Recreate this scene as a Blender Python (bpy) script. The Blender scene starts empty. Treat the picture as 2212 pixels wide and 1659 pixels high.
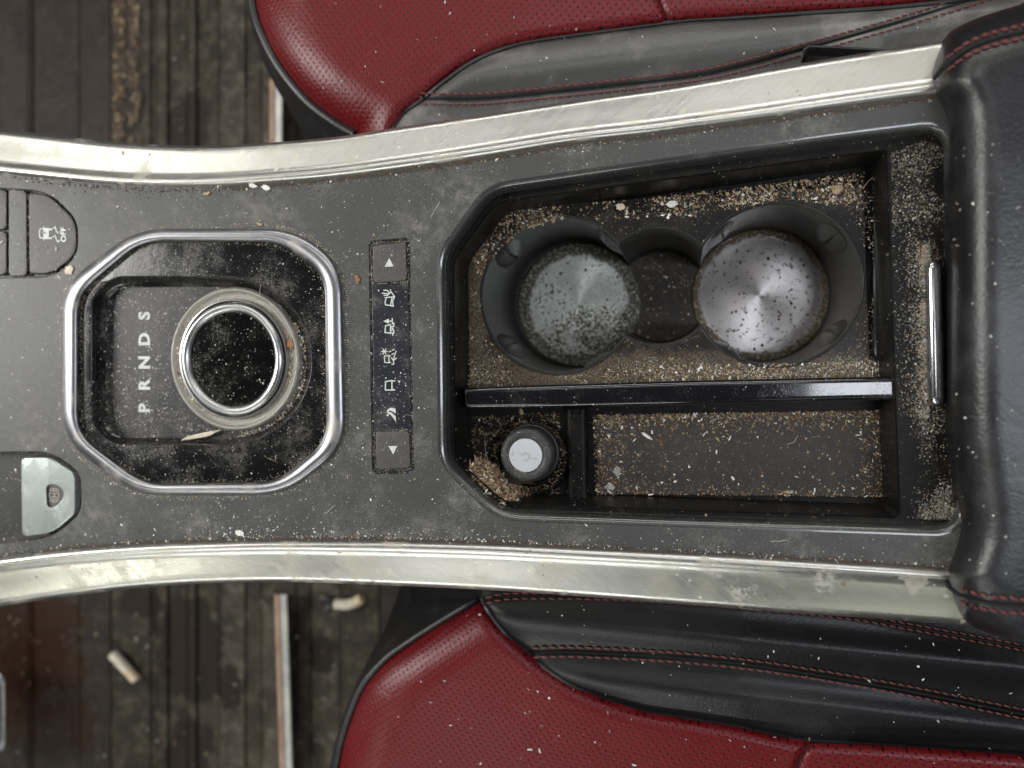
import bpy, bmesh, math, random
from mathutils import Vector, Matrix, noise
from mathutils.geometry import delaunay_2d_cdt
random.seed(7)
sc = bpy.context.scene
col = sc.collection
rad = math.radians

# ------------------------------------------------------------------ camera
# World: z = 0 is the console's top face, z up its normal, metres.  The camera hangs 0.4 m above it, tipped about 12 deg.
D = 0.40
FPX, CU, CV = 1660.0, 1106.0, 829.5            # focal length and centre in a 2212 px wide picture
NAD = (1470.0, 755.0)                          # where straight down is seen
_d = Vector(((NAD[0] - CU) / FPX, -(NAD[1] - CV) / FPX, -1)).normalized()
_Z = -_d
_X = (Vector((1, 0, 0)) - _Z * _Z.x).normalized()
_Y = _Z.cross(_X)
ROT = Matrix((_X, _Y, _Z))                     # camera axes -> world axes
cam_d = bpy.data.cameras.new('camera')
cam = bpy.data.objects.new('camera', cam_d)
col.objects.link(cam)
cam.matrix_world = Matrix.Translation((0, 0, D)) @ ROT.to_4x4()
cam_d.sensor_width = 36
cam_d.lens = 36 * FPX / 2212
cam_d.clip_start, cam_d.clip_end = 0.01, 50
cam_d.dof.use_dof = True
cam_d.dof.focus_distance = 0.415
cam_d.dof.aperture_fstop = 4.2
sc.camera = cam

# ------------------------------------------------------------------ world, lamps, exposure
w = bpy.data.worlds.new('World'); sc.world = w; w.use_nodes = True
w.node_tree.nodes['Background'].inputs[0].default_value = (0.93, 0.97, 1.0, 1)
w.node_tree.nodes['Background'].inputs[1].default_value = 0.03
sc.view_settings.view_transform = 'Standard'
sc.view_settings.look = 'None'
sc.view_settings.exposure = 0.30
sc.view_settings.gamma = 1
try:
    sc.cycles.use_denoising = True
    sc.cycles.denoiser = 'OPENIMAGEDENOISE'
    sc.cycles.denoising_prefilter = 'ACCURATE'
    sc.cycles.sample_clamp_indirect = 4
except Exception:
    pass

def lamp(name, loc, to, sx, sy, power, color):
    l = bpy.data.lights.new(name, 'AREA'); l.shape = 'RECTANGLE'; l.size, l.size_y = sx, sy
    l.energy = power; l.color = color
    o = bpy.data.objects.new(name, l); col.objects.link(o)
    o.location = loc
    o.rotation_euler = (Vector(to) - Vector(loc)).to_track_quat('-Z', 'Y').to_euler()
    return o
lamp('windscreen_light', (-1.40, 0.12, 0.72), (-0.05, 0, 0), 0.30, 0.8, 13.5, (1.0, 0.985, 0.95))
lamp('sheen_tube_light', (-0.62, 0.84, 0.82), (-0.40, 0.15, 0), 0.45, 0.14, 0.50, (1.0, 0.98, 0.92))  # overhead strips added so the rails reflect brightly
lamp('sheen_tube_light', (0.40, 0.80, 0.82), (0.20, 0.15, 0), 0.90, 0.12, 0.85, (1.0, 0.97, 0.88))
lamp('sheen_tube_light', (-0.30, -0.88, 0.82), (-0.25, -0.2, 0), 0.6, 0.12, 0.34, (0.95, 1.0, 0.95))
lamp('sheen_tube_light', (0.50, -0.84, 0.82), (0.30, -0.2, 0), 0.65, 0.14, 0.55, (0.94, 1.0, 0.80))
lamp('door_window_light', (0.05, 1.10, 0.40), (0.05, 0.1, 0), 1.6, 0.08, 5.0, (1.0, 0.99, 0.95))
lamp('door_window_light', (-0.45, -1.10, 0.40), (-0.25, -0.1, 0), 1.0, 0.10, 3.9, (0.97, 1.0, 0.95))
lamp('rear_window_light', (0.54, -0.04, 0.80), (0.25, -.04, 0.05), 0.14, 0.70, 3.2, (0.88, 0.91, 1.0))
lamp('disc_fill_light', (0.0, 0.13, 1.20), (0.0, 0.03, 0), 0.86, 0.05, 0.30, (1.0, 0.985, 0.97))  # added overhead to brighten the metal discs in the cups
lamp('sheen_tube_light', (-0.07, 0.50, 0.84), (-0.05, 0.2, 0), 0.55, 0.14, 1.25, (1.0, 0.99, 0.97))  # added to put a grey sheen on the upper bolster
lamp('sheen_tube_light', (-0.36, -0.64, 0.84), (-0.2, -0.2, 0), 0.24, 0.16, 0.5, (1.0, 0.98, 0.92))  # added to put a soft glow on the lower seat
lamp('bulb_light', (-1.00, -0.72, 0.75), (-0.3, -0.1, 0), 0.13, 0.13, 0.9, (1.0, 1.0, 0.86))
lamp('bulb_light', (-1.05, 0.75, 0.75), (-0.3, 0.1, 0), 0.30, 0.30, 1.6, (1.0, 0.98, 0.9))

# ------------------------------------------------------------------ helpers
def ray(u, v):
    return ROT @ Vector(((u - CU) / FPX, -(v - CV) / FPX, -1))
def P(u, v, z=0.0):
    r = ray(u, v); t = (z - D) / r.z
    return Vector((r.x * t, r.y * t, z))
def pxm(u, v, z=0.0):                          # metres per picture pixel at a place
    return (P(u + 1, v, z) - P(u, v, z)).length
def crom(pts, n, closed=False):
    m = len(pts); out = []
    segs = m if closed else m - 1
    for k in range(n):
        s = k / (n if closed else n - 1) * segs
        i = min(int(s), segs - 1); t = s - i
        g = (lambda j: pts[j % m]) if closed else (lambda j: pts[max(0, min(m - 1, j))])
        p0, p1, p2, p3 = g(i - 1), g(i), g(i + 1), g(i + 2)
        out.append(tuple(0.5 * (2 * b + (c - a) * t + (2 * a - 5 * b + 4 * c - e) * t * t + (3 * b - a - 3 * c + e) * t ** 3)
                         for a, b, c, e in zip(p0, p1, p2, p3)))
    return out
def resample(pts, n, closed=True):
    q = list(pts) + ([pts[0]] if closed else [])
    L = [0]
    for a, b in zip(q, q[1:]): L.append(L[-1] + math.hypot(b[0] - a[0], b[1] - a[1]))
    out = []; j = 0
    for k in range(n):
        s = L[-1] * k / (n if closed else n - 1)
        while j < len(L) - 2 and L[j + 1] < s: j += 1
        t = (s - L[j]) / max(L[j + 1] - L[j], 1e-9)
        out.append((q[j][0] + (q[j + 1][0] - q[j][0]) * t, q[j][1] + (q[j + 1][1] - q[j][1]) * t))
    return out
def fillet(poly, r, seg=5):
    n = len(poly); out = []
    for i in range(n):
        p = Vector(poly[i][:2]); rr = poly[i][2] if len(poly[i]) > 2 else r
        a = Vector(poly[i - 1][:2]) - p; b = Vector(poly[(i + 1) % n][:2]) - p
        la, lb = a.length, b.length
        d = min(rr, la * .48, lb * .48)
        A, B = p + a / la * d, p + b / lb * d
        for k in range(seg + 1):
            t = k / seg
            out.append(tuple(A * (1 - t) ** 2 + p * 2 * t * (1 - t) + B * t * t))
    return out
def area2(p):
    return sum(a[0] * b[1] - b[0] * a[1] for a, b in zip(p, p[1:] + p[:1]))
def offset(p, d):                              # d > 0 grows a closed picture outline
    s = 1 if area2(p) > 0 else -1
    n = len(p); out = []
    for i in range(n):
        a, b, c = p[i - 1], p[i], p[(i + 1) % n]
        def nr(x, y):
            dx, dy = y[0] - x[0], y[1] - x[1]; l = math.hypot(dx, dy) or 1
            return (dy / l * s, -dx / l * s)
        n1, n2 = nr(a, b), nr(b, c)
        m = (n1[0] + n2[0], n1[1] + n2[1]); l = math.hypot(*m) or 1
        k = d / max(.4, (m[0] * n1[0] + m[1] * n1[1]) / l)
        out.append((b[0] + m[0] / l * k, b[1] + m[1] / l * k))
    return out
def inside(p, x, y):
    c = False; j = len(p) - 1
    for i in range(len(p)):
        xi, yi = p[i][0], p[i][1]; xj, yj = p[j][0], p[j][1]
        if (yi > y) != (yj > y) and x < (xj - xi) * (y - yi) / (yj - yi) + xi: c = not c
        j = i
    return c

class MB:
    def __init__(s): s.v = []; s.f = []; s.m = []
    def add(s, vs, fs, mi=0):
        k = len(s.v); s.v += [tuple(x) for x in vs]
        s.f += [tuple(i + k for i in f) for f in fs]; s.m += [mi] * len(fs); return s
    def loft(s, loops, closed=True, mi=0):
        n = len(loops[0]); vs = [p for l in loops for p in l]; fs = []
        for a in range(len(loops) - 1):
            for i in range(n if closed else n - 1):
                j = (i + 1) % n
                fs.append((a * n + i, a * n + j, (a + 1) * n + j, (a + 1) * n + i))
        return s.add(vs, fs, mi)
    def fill(s, outer, holes=(), extra=(), mi=0):
        pts = [Vector((p[0], p[1])) for p in outer]; zs = [p[2] for p in outer]; edges = []
        n = len(outer); edges += [(i, (i + 1) % n) for i in range(n)]
        faces = [list(range(n))]
        for h in holes:
            k = len(pts); pts += [Vector((p[0], p[1])) for p in h]; zs += [p[2] for p in h]
            edges += [(k + i, k + (i + 1) % len(h)) for i in range(len(h))]
        k0 = len(pts)
        pts += [Vector((p[0], p[1])) for p in extra]; zs += [p[2] for p in extra]
        r = delaunay_2d_cdt(pts, edges, faces, 1, 1e-7)
        vs = []
        for i, p in enumerate(r[0]):
            o = r[3][i]
            vs.append((p.x, p.y, zs[o[0]] if o else zs[0]))
        keep = []
        for f in r[2]:
            cx, cy = sum(vs[i][0] for i in f) / len(f), sum(vs[i][1] for i in f) / len(f)
            if inside(outer, cx, cy) and not any(inside(h, cx, cy) for h in holes): keep.append(tuple(f))
        return s.add(vs, keep, mi)
    def build(s, name, mats, parent=None, smooth=True, angle=35, kind=None, merge=True):
        me = bpy.data.meshes.new(name); me.from_pydata(s.v, [], s.f)
        if not isinstance(mats, (list, tuple)): mats = [mats]
        for m in mats: me.materials.append(m)
        if len(mats) > 1: me.polygons.foreach_set('material_index', s.m)
        if merge:
            bm = bmesh.new(); bm.from_mesh(me)
            bmesh.ops.remove_doubles(bm, verts=bm.verts, dist=2e-6)
            bmesh.ops.recalc_face_normals(bm, faces=bm.faces)
            bm.to_mesh(me); bm.free()
        if smooth:
            me.polygons.foreach_set('use_smooth', [True] * len(me.polygons))
            me.set_sharp_from_angle(angle=rad(angle))
        me.update()
        o = bpy.data.objects.new(name, me); col.objects.link(o)
        if parent is not None:
            o.parent = parent
            off = Vector((0, 0, 0)); p = parent
            while p is not None: off += p.location; p = p.parent
            o.location = -off
        if smooth and merge:
            md = o.modifiers.new('normals', 'WEIGHTED_NORMAL'); md.mode = 'FACE_AREA_WITH_ANGLE'; md.weight = 80; md.keep_sharp = True
        if kind: o['kind'] = kind
        return o
def tag(o, label=None, cat=None, group=None, kind=None):
    if label: o['label'] = label
    if cat: o['category'] = cat
    if group: o['group'] = group
    if kind: o['kind'] = kind
    return o
def empty(name, loc, label, cat, group=None):
    o = bpy.data.objects.new(name, None); col.objects.link(o); o.location = loc; o.empty_display_size = .02
    return tag(o, label, cat, group)
def L3(pts, z): return [P(u, v, z) for u, v in pts]
def drop(loop, z, shrink=0.0):                 # the same outline straight below, drawn in by a draft
    c = sum((Vector(p) for p in loop), Vector()) / len(loop); out = []
    for p in loop:
        d = Vector((p[0] - c.x, p[1] - c.y, 0)); l = d.length or 1
        out.append(Vector((p[0], p[1], 0)) - d / l * shrink + Vector((0, 0, z)))
    return out
def lathe(mb, c, prof, n=64, cap=True, mi=0):
    loops = [[Vector((c[0] + r * math.cos(2 * math.pi * k / n), c[1] + r * math.sin(2 * math.pi * k / n), z)) for k in range(n)] for r, z in prof]
    mb.loft(loops, True, mi)
    if cap: mb.add(loops[-1], [tuple(range(n))], mi)
    return mb
def tube(mb, path, r, n=8, cap=True, mi=0, flat=1.0):
    path = [Vector(p) for p in path]; loops = []
    for i, p in enumerate(path):
        t = (path[min(i + 1, len(path) - 1)] - path[max(i - 1, 0)]).normalized()
        up = Vector((0, 0, 1)) if abs(t.z) < .9 else Vector((1, 0, 0))
        s = t.cross(up).normalized(); q = s.cross(t)
        rr = r[i] if isinstance(r, (list, tuple)) else r
        loops.append([p + s * rr * math.cos(2 * math.pi * k / n) + q * rr * flat * math.sin(2 * math.pi * k / n) for k in range(n)])
    mb.loft(loops, True, mi)
    if cap:
        mb.add(loops[0], [tuple(range(n))], mi); mb.add(loops[-1], [tuple(range(n))], mi)
    return mb
def ribbon(mb, pts, wpx, z, closed=False, mi=0, h=0.00012):
    """a printed line: a thin raised ribbon along picture points"""
    q = list(pts) + ([pts[0], pts[1]] if closed else [])
    for a, b in zip(q, q[1:] if not closed else q[1:-1] + [q[0]]):
        dx, dy = b[0] - a[0], b[1] - a[1]; l = math.hypot(dx, dy) or 1
        ex, ey = dx / l * wpx * .4, dy / l * wpx * .4; nx, ny = -dy / l * wpx / 2, dx / l * wpx / 2
        c = [(a[0] - ex + nx, a[1] - ey + ny), (b[0] + ex + nx, b[1] + ey + ny), (b[0] + ex - nx, b[1] + ey - ny), (a[0] - ex - nx, a[1] - ey - ny)]
        z += 1.5e-6
        mb.add(L3(c, z + h), [(0, 1, 2, 3)], mi)
    return mb
def slab(mb, poly, z0, z1, bev=0.0, mi=0, inset=None):
    """a raised plate over a picture outline with a rounded edge"""
    ins = inset if inset is not None else bev
    mb.loft([L3(offset(poly, 0), z0), L3(poly, z1 - bev), L3(offset(poly, -ins * .35), z1 - bev * .3), L3(offset(poly, -ins), z1)], True, mi)
    mb.fill(L3(offset(poly, -ins), z1), mi=mi)
    return mb

# ------------------------------------------------------------------ materials
ZC_ = -.032
class NT:
    def __init__(s, name):
        s.m = bpy.data.materials.new(name); s.m.use_nodes = True
        s.t = s.m.node_tree; s.b = s.t.nodes['Principled BSDF']
        s.co = s.t.nodes.new('ShaderNodeTexCoord').outputs['Object']
    def put(s, sock, v):
        if hasattr(v, 'is_output'): s.t.links.new(v, sock)
        else:
            if isinstance(v, tuple) and len(v) == 3 and sock.type == 'RGBA': v = v + (1,)
            sock.default_value = v
    def set(s, **k):
        for n, v in k.items(): s.put(s.b.inputs[n.replace('_', ' ')], v)
        return s
    def math(s, op, a, b=0.0, c=0.0, clamp=False):
        n = s.t.nodes.new('ShaderNodeMath'); n.operation = op; n.use_clamp = clamp
        s.put(n.inputs[0], a); s.put(n.inputs[1], b)
        if op == 'MULTIPLY_ADD': s.put(n.inputs[2], c)
        return n.outputs[0]
    def map(s, scale=(1, 1, 1), rot=(0, 0, 0), loc=(0, 0, 0), vec=None):
        n = s.t.nodes.new('ShaderNodeMapping'); s.put(n.inputs[0], vec or s.co)
        n.inputs['Location'].default_value = loc; n.inputs['Rotation'].default_value = rot; n.inputs['Scale'].default_value = scale
        return n.outputs[0]
    def hair(s, ang, across, along):
        n = s.t.nodes.new('ShaderNodeMapping'); n.vector_type = 'TEXTURE'; s.put(n.inputs[0], s.co)
        n.inputs['Rotation'].default_value = (0, 0, rad(ang)); n.inputs['Scale'].default_value = (1 / along, 1 / across, .01)
        return n.outputs[0]
    def noise(s, scale, detail=4.0, rough=.55, vec=None, dist=0.0):
        n = s.t.nodes.new('ShaderNodeTexNoise'); s.put(n.inputs['Vector'], vec or s.co)
        n.inputs['Scale'].default_value = scale; n.inputs['Detail'].default_value = detail
        n.inputs['Roughness'].default_value = rough; n.inputs['Distortion'].default_value = dist
        return n.outputs[0]
    def voro(s, scale, vec=None, feature='F1', rnd=1.0):
        n = s.t.nodes.new('ShaderNodeTexVoronoi'); n.feature = feature; s.put(n.inputs['Vector'], vec or s.co)
        n.inputs['Scale'].default_value = scale; n.inputs['Randomness'].default_value = rnd
        return n
    def step(s, v, lo, hi, to0=0.0, to1=1.0):
        n = s.t.nodes.new('ShaderNodeMapRange'); n.interpolation_type = 'SMOOTHSTEP'
        s.put(n.inputs[0], v); n.inputs[1].default_value = lo; n.inputs[2].default_value = hi
        s.put(n.inputs[3], to0); s.put(n.inputs[4], to1)
        return n.outputs[0]
    def mix(s, f, a, b):
        n = s.t.nodes.new('ShaderNodeMix'); n.data_type = 'RGBA'
        s.put(n.inputs[0], f); s.put(n.inputs[6], a); s.put(n.inputs[7], b)
        return n.outputs[2]
    def bump(s, h, strength=.3, dist=.0005, nrm=None):
        n = s.t.nodes.new('ShaderNodeBump'); n.inputs['Strength'].default_value = strength; n.inputs['Distance'].default_value = dist
        s.put(n.inputs['Height'], h)
        if nrm is not None: s.put(n.inputs['Normal'], nrm)
        return n.outputs[0]
    def specks(s, scale, keep, size, vec=None):
        """sparse irregular dots: keep = share of cells that hold one"""
        wv = s.t.nodes.new('ShaderNodeVectorMath'); wv.operation = 'ADD'
        nz = s.t.nodes.new('ShaderNodeTexNoise'); nz.inputs['Scale'].default_value = scale * 1.6; nz.inputs['Detail'].default_value = 1
        s.put(nz.inputs['Vector'], vec or s.co)
        sc_ = s.t.nodes.new('ShaderNodeVectorMath'); sc_.operation = 'SCALE'; s.put(sc_.inputs[0], nz.outputs['Color']); sc_.inputs['Scale'].default_value = .5 / scale
        s.put(wv.inputs[0], vec or s.co); s.put(wv.inputs[1], sc_.outputs[0])
        v = s.voro(scale, wv.outputs[0])
        sep = s.t.nodes.new('ShaderNodeSeparateColor'); s.put(sep.inputs[0], v.outputs['Color'])
        on = s.math('LESS_THAN', sep.outputs[0], keep)
        sz = s.math('MULTIPLY_ADD', sep.outputs[1], size * .9, size * .25)
        return s.math('MULTIPLY', on, s.math('LESS_THAN', v.outputs['Distance'], sz))

def dirty(name, base, rough=.45, metal=0.0, dust=(.32, .30, .26), film=.25, speck=.10, fine=.3, grain=.15, grain_scale=1500,
          coat=0.0, smear=30, spec=.5, speck_col=(.62, .60, .55), film_lo=.46, clumps=True):
    n = NT(name)
    a = n.noise(smear, 7, .62); b = n.noise(smear * 7, 4, .6); c = n.noise(1400, 2, .6)
    film_m = n.math('MULTIPLY', n.step(a, film_lo, film_lo + .26), n.step(b, .35, .7))
    film_m = n.math('MULTIPLY', film_m, film)
    fine_m = n.math('MULTIPLY', n.math('MULTIPLY', n.step(c, .52, .72), n.step(a, .34, .62)), fine)
    s1 = n.specks(420, speck, .22); s2 = n.specks(900, speck * 1.5, .26)
    sp = n.math('MAXIMUM', s1, s2)
    if clumps: sp = n.math('MULTIPLY', sp, n.step(n.noise(smear * 1.3 + 9, 3), .38, .60, .25, 1.0))
    f = n.math('ADD', film_m, fine_m, clamp=True)
    colr = n.mix(f, base, dust)
    colr = n.mix(n.math('MULTIPLY', sp, .8), colr, speck_col)
    ff = n.math('MAXIMUM', f, sp)
    n.set(Base_Color=colr, Roughness=n.math('MULTIPLY_ADD', ff, .85 - rough, rough), Specular_IOR_Level=spec)
    n.set(Metallic=n.math('MULTIPLY', n.math('SUBTRACT', 1.0, ff), metal) if metal else 0.0)
    g = n.noise(grain_scale, 2)
    nb = n.bump(g, grain, .0004)
    n.set(Normal=n.bump(ff, .35, .0004, nb))
    if coat: n.set(Coat_Weight=coat, Coat_Roughness=.05)
    return n.m

M = {}
M['panel'] = dirty('panel_plastic', (.044, .045, .044), .46, film=.42, speck=.03, fine=.34, grain=.3, grain_scale=1900, smear=22)
M['lip'] = dirty('lip_plastic', (.036, .037, .036), .22, spec=.8, coat=.5, film=.10, speck=.02, fine=.10, grain=.05, grain_scale=1900)
M['button'] = dirty('button_plastic', (.052, .050, .048), .50, film=.12, speck=.07, fine=.25, grain=.3)
M['modeblack'] = dirty('mode_panel_plastic', (.016, .017, .024), .30, film=.22, speck=.12, fine=.2, grain=.1, smear=60)
M['gloss'] = dirty('black_gloss', (.005, .005, .006), .15, film=.16, speck=.14, fine=.22, grain=.03, smear=45, film_lo=.42)
M['recess'] = dirty('recess_plastic', (.011, .011, .014), .36, spec=.35, film=.16, speck=.34, fine=.34, grain=.1, smear=50, film_lo=.36)
M['dial'] = dirty('dial_glass', (.003, .003, .003), .09, film=.10, speck=.16, fine=.12, grain=.02, smear=60)
M['tray'] = dirty('tray_black', (.004, .004, .004), .45, spec=.16, dust=(.13, .105, .07), film=.13, speck=.08, fine=.14, grain=.1, smear=40, speck_col=(.35, .29, .2))
M['wall'] = dirty('tray_wall_black', (.005, .005, .005), .36, spec=.35, dust=(.13, .105, .07), film=.07, speck=.03, fine=.08, grain=.06, smear=40)
M['divider'] = dirty('divider_gloss', (.006, .006, .008), .10, film=.08, speck=.06, fine=.10, grain=.02, smear=40, coat=.5)
def place_film(m, dustc, y0, y1, x0, x1, amt):
    """a drift of dust that has settled along one side of a thing (y0 -> y1) and one end (x0 -> x1)"""
    t = m.node_tree; n = NT.__new__(NT); n.m = m; n.t = t; n.b = t.nodes['Principled BSDF']
    n.co = t.nodes.new('ShaderNodeTexCoord').outputs['Object']
    sep = t.nodes.new('ShaderNodeSeparateXYZ'); n.put(sep.inputs[0], n.co)
    wob = n.math('MULTIPLY_ADD', n.noise(60, 8, .7), .030, -.015)
    fy = n.step(n.math('ADD', sep.outputs[1], wob), y0, y1, 0.0, 1.0); fx = n.step(n.math('ADD', sep.outputs[0], wob), x0, x1, 0.0, 1.0)
    f = n.math('MULTIPLY', n.math('MAXIMUM', fy, fx), n.math('MULTIPLY', n.step(n.noise(900, 4, .7), .30, .62), amt))
    old = n.b.inputs['Base Color'].links[0].from_socket
    c = n.mix(n.noise(300, 4), dustc, tuple(x * .6 for x in dustc))
    t.links.new(n.mix(f, old, c), n.b.inputs['Base Color'])
    return m
M['plate'] = dirty('cup_plate', (.006, .006, .006), .34, spec=.22, dust=(.15, .115, .075), film=.22, speck=.26, fine=.30, grain=.2, smear=30, film_lo=.42, speck_col=(.38, .31, .22))
place_film(M['plate'], (.19, .150, .100), P(1500, 742, ZC_).y, P(1500, 790, ZC_).y, P(1066, 700, ZC_).x, P(1036, 700, ZC_).x, .8)
M['cup'] = dirty('cup_rubber', (.031, .031, .030), .30, dust=(.12, .11, .10), film=.22, speck=.015, fine=.12, grain=.12)
M['cupfloor'] = dirty('cup_floor', (.014, .012, .010), .6, dust=(.10, .075, .05), film=.6, speck=.22, fine=.6, grain=.3, film_lo=.3, speck_col=(.4, .34, .26))
M['mat'] = dirty('tray_mat', (.020, .017, .015), .55, dust=(.075, .056, .04), film=.35, speck=.14, fine=.4, grain=.35, film_lo=.34, smear=28, speck_col=(.34, .27, .18))
M['rubber'] = dirty('plug_rubber', (.022, .023, .026), .5, film=.2, speck=.06, fine=.3, grain=.25)
M['cavity'] = dirty('pocket_dark', (.008, .008, .008), .5, dust=(.10, .10, .08), film=.45, speck=.12, fine=.4, smear=40)

def print_mat(name, c, rough=.5):
    n = NT(name); f = n.step(n.noise(700, 3), .38, .7)
    n.set(Base_Color=n.mix(f, c, tuple(x * .8 for x in c)), Roughness=rough); return n.m
M['white'] = print_mat('white_print', (.80, .82, .80))
M['icon'] = print_mat('icon_print', (.58, .60, .57))
M['grey_print'] = print_mat('grey_print', (.42, .46, .44))
M['relief'] = print_mat('relief_print', (.36, .33, .29))

# brushed metal of the rails
def rail_mat(name, ang):
    n = NT(name)
    br = n.noise(1.0, 4, .75, vec=n.hair(ang, 2600, 70))
    st = n.noise(48, 7, .65); sm_ = n.noise(14, 4, .6); big = n.noise(9, 3)
    sp = n.math('MULTIPLY', n.specks(330, .16, .30), n.step(sm_, .44, .58)); dr = n.specks(170, .22, .36); dk = n.specks(480, .12, .28); dk2 = n.specks(160, .05, .24)
    drops = n.math('MULTIPLY', dr, n.step(sm_, .46, .56))
    colr = n.mix(n.step(br, .3, .7), (.46, .453, .425), (.57, .565, .54))
    colr = n.mix(n.math('MULTIPLY', n.step(st, .50, .66), .50), colr, (.50, .47, .38))
    colr = n.mix(n.math('MULTIPLY', drops, .5), colr, (.66, .63, .50))
    colr = n.mix(n.math('MULTIPLY', sp, .6), colr, (.80, .79, .70))
    dk = n.math('MAXIMUM', n.math('MULTIPLY', dk, n.step(big, .45, .6)), dk2)
    colr = n.mix(n.math('MULTIPLY', dk, .8), colr, (.15, .11, .06))
    blot = n.math('MULTIPLY', n.step(n.noise(34, 8, .75), .545, .60), n.step(n.noise(20, 2), .48, .56))
    colr = n.mix(n.math('MULTIPLY', blot, .45), colr, (.38, .34, .24))
    rough_m = n.math('MAXIMUM', n.math('MAXIMUM', dk, sp), n.math('MAXIMUM', blot, n.math('MULTIPLY', drops, .6)))
    n.set(Base_Color=colr, Metallic=n.math('SUBTRACT', 1.0, n.math('MULTIPLY', rough_m, .75)),
          Roughness=n.math('ADD', n.math('MULTIPLY_ADD', n.step(br, .3, .7), .10, .27), n.math('MULTIPLY', n.step(st, .45, .7), .10)))
    n.set(Normal=n.bump(n.math('ADD', n.math('ADD', drops, sp), dk), .25, .0005, n.bump(br, .16, .00025)))
    return n.m
M['rail_u'] = rail_mat('brushed_rail_upper', 40); M['rail_l'] = rail_mat('brushed_rail_lower', -40)
# satin metal of bezel, dial ring
def satin(name, base, rough, speck=.06, film=.2, dustc=(.42, .38, .28)):
    n = NT(name); a = n.noise(60, 6, .6)
    f = n.math('MULTIPLY', n.step(a, .52, .72), film); s_ = n.specks(700, speck, .24)
    c = n.mix(f, base, dustc); c = n.mix(n.math('MULTIPLY', s_, .75), c, (.45, .40, .30))
    ff = n.math('MAXIMUM', f, s_)
    n.set(Base_Color=c, Metallic=n.math('SUBTRACT', 1.0, n.math('MULTIPLY', ff, .9)), Roughness=n.math('MULTIPLY_ADD', ff, .4, rough),
          Normal=n.bump(n.noise(1600, 2), .05, .0003))
    return n.m
M['bezel'] = satin('bezel_satin', (.31, .31, .33), .34, .03, .35)
M['ring'] = satin('dial_ring_satin', (.44, .445, .45), .30, .03, .12)
M['collar'] = dirty('dial_collar_dusty', (.26, .255, .235), .42, metal=.5, dust=(.40, .365, .28), film=.8, speck=.3, fine=.6, smear=120, film_lo=.34, speck_col=(.55, .5, .38))
M['chrome'] = satin('latch_chrome', (.50, .50, .51), .16, .03, .1)
M['tabsilver'] = dirty('tab_silver', (.35, .39, .375), .34, metal=.6, dust=(.42, .46, .42), film=.35, speck=.06, fine=.1, grain=.08, smear=60, speck_col=(.12, .13, .12))
M['plugcap'] = dirty('plug_cap', (.55, .57, .60), .4, metal=.2, dust=(.6, .58, .5), film=.2, speck=.02, fine=.1, grain=.05)

# cup base plates, turned on a lathe
def turned(name, base, dirtc, lo, amt, rim, rim_c, extra=None):
    n = NT(name)
    tg = n.t.nodes.new('ShaderNodeTangent'); tg.direction_type = 'RADIAL'; tg.axis = 'Z'
    ob = n.co
    ln = n.t.nodes.new('ShaderNodeVectorMath'); ln.operation = 'LENGTH'
    sep = n.t.nodes.new('ShaderNodeSeparateXYZ'); n.put(sep.inputs[0], ob)
    r = n.math('SQRT', n.math('ADD', n.math('MULTIPLY', sep.outputs[0], sep.outputs[0]), n.math('MULTIPLY', sep.outputs[1], sep.outputs[1])))
    a = n.noise(45, 7, .68); b = n.noise(520, 5, .7)
    if extra:
        b = n.noise(480, 8, .82)
        low = n.step(sep.outputs[1], -.036, .022, 1.0, 0.0)
        b2 = n.math('ADD', n.math('MULTIPLY_ADD', low, .12, b), n.math('MULTIPLY_ADD', a, .60, -.31))
        crust = n.step(b2, lo, lo + .09)
    else:
        b3 = n.noise(300, 4, .7)
        crust = n.math('MULTIPLY', n.step(b3, .575, .63), n.step(a, .42, .60, .1, 1.0))
    edge = n.step(n.math('MULTIPLY_ADD', n.noise(110, 7, .75), .012, r), rim, rim + .003)
    spk = n.specks(420, .22, .38)
    f = n.math('MAXIMUM', n.math('MAXIMUM', n.math('MULTIPLY', crust, amt), n.math('MULTIPLY', edge, n.step(b, .36, .52))), spk)
    rings = n.noise(1.0, 3, .6, vec=None)
    cmb = n.t.nodes.new('ShaderNodeCombineXYZ'); n.put(cmb.inputs[0], n.math('MULTIPLY', r, 2600.0))
    rr = n.noise(1.0, 3, .7, vec=cmb.outputs[0])
    c0 = n.mix(n.step(rr, .3, .7), base, tuple(x * .86 for x in base))
    if extra:
        c0 = n.mix(n.math('MULTIPLY', n.step(a, .40, .62), .8), c0, extra)
    c = n.mix(f, c0, n.mix(edge, dirtc, rim_c))
    n.set(Base_Color=c, Metallic=n.math('MULTIPLY', n.math('SUBTRACT', 1.0, f), .85 if not extra else .3), Roughness=n.math('MULTIPLY_ADD', f, .5, .32),
          Anisotropic=.85, Normal=n.bump(n.math('ADD', n.math('MULTIPLY', rr, .12), f), .35, .0005))
    n.t.links.new(tg.outputs[0], n.b.inputs['Tangent'])
    return n.m
M['plate_clean'] = turned('turned_aluminium', (.40, .385, .375), (.075, .05, .026), .60, .9, .0415, (.10, .075, .035))
M['plate_corroded'] = turned('corroded_aluminium', (.55, .56, .53), (.030, .027, .016), .545, .97, .0374, (.055, .052, .028), (.84, .87, .78))

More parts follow.
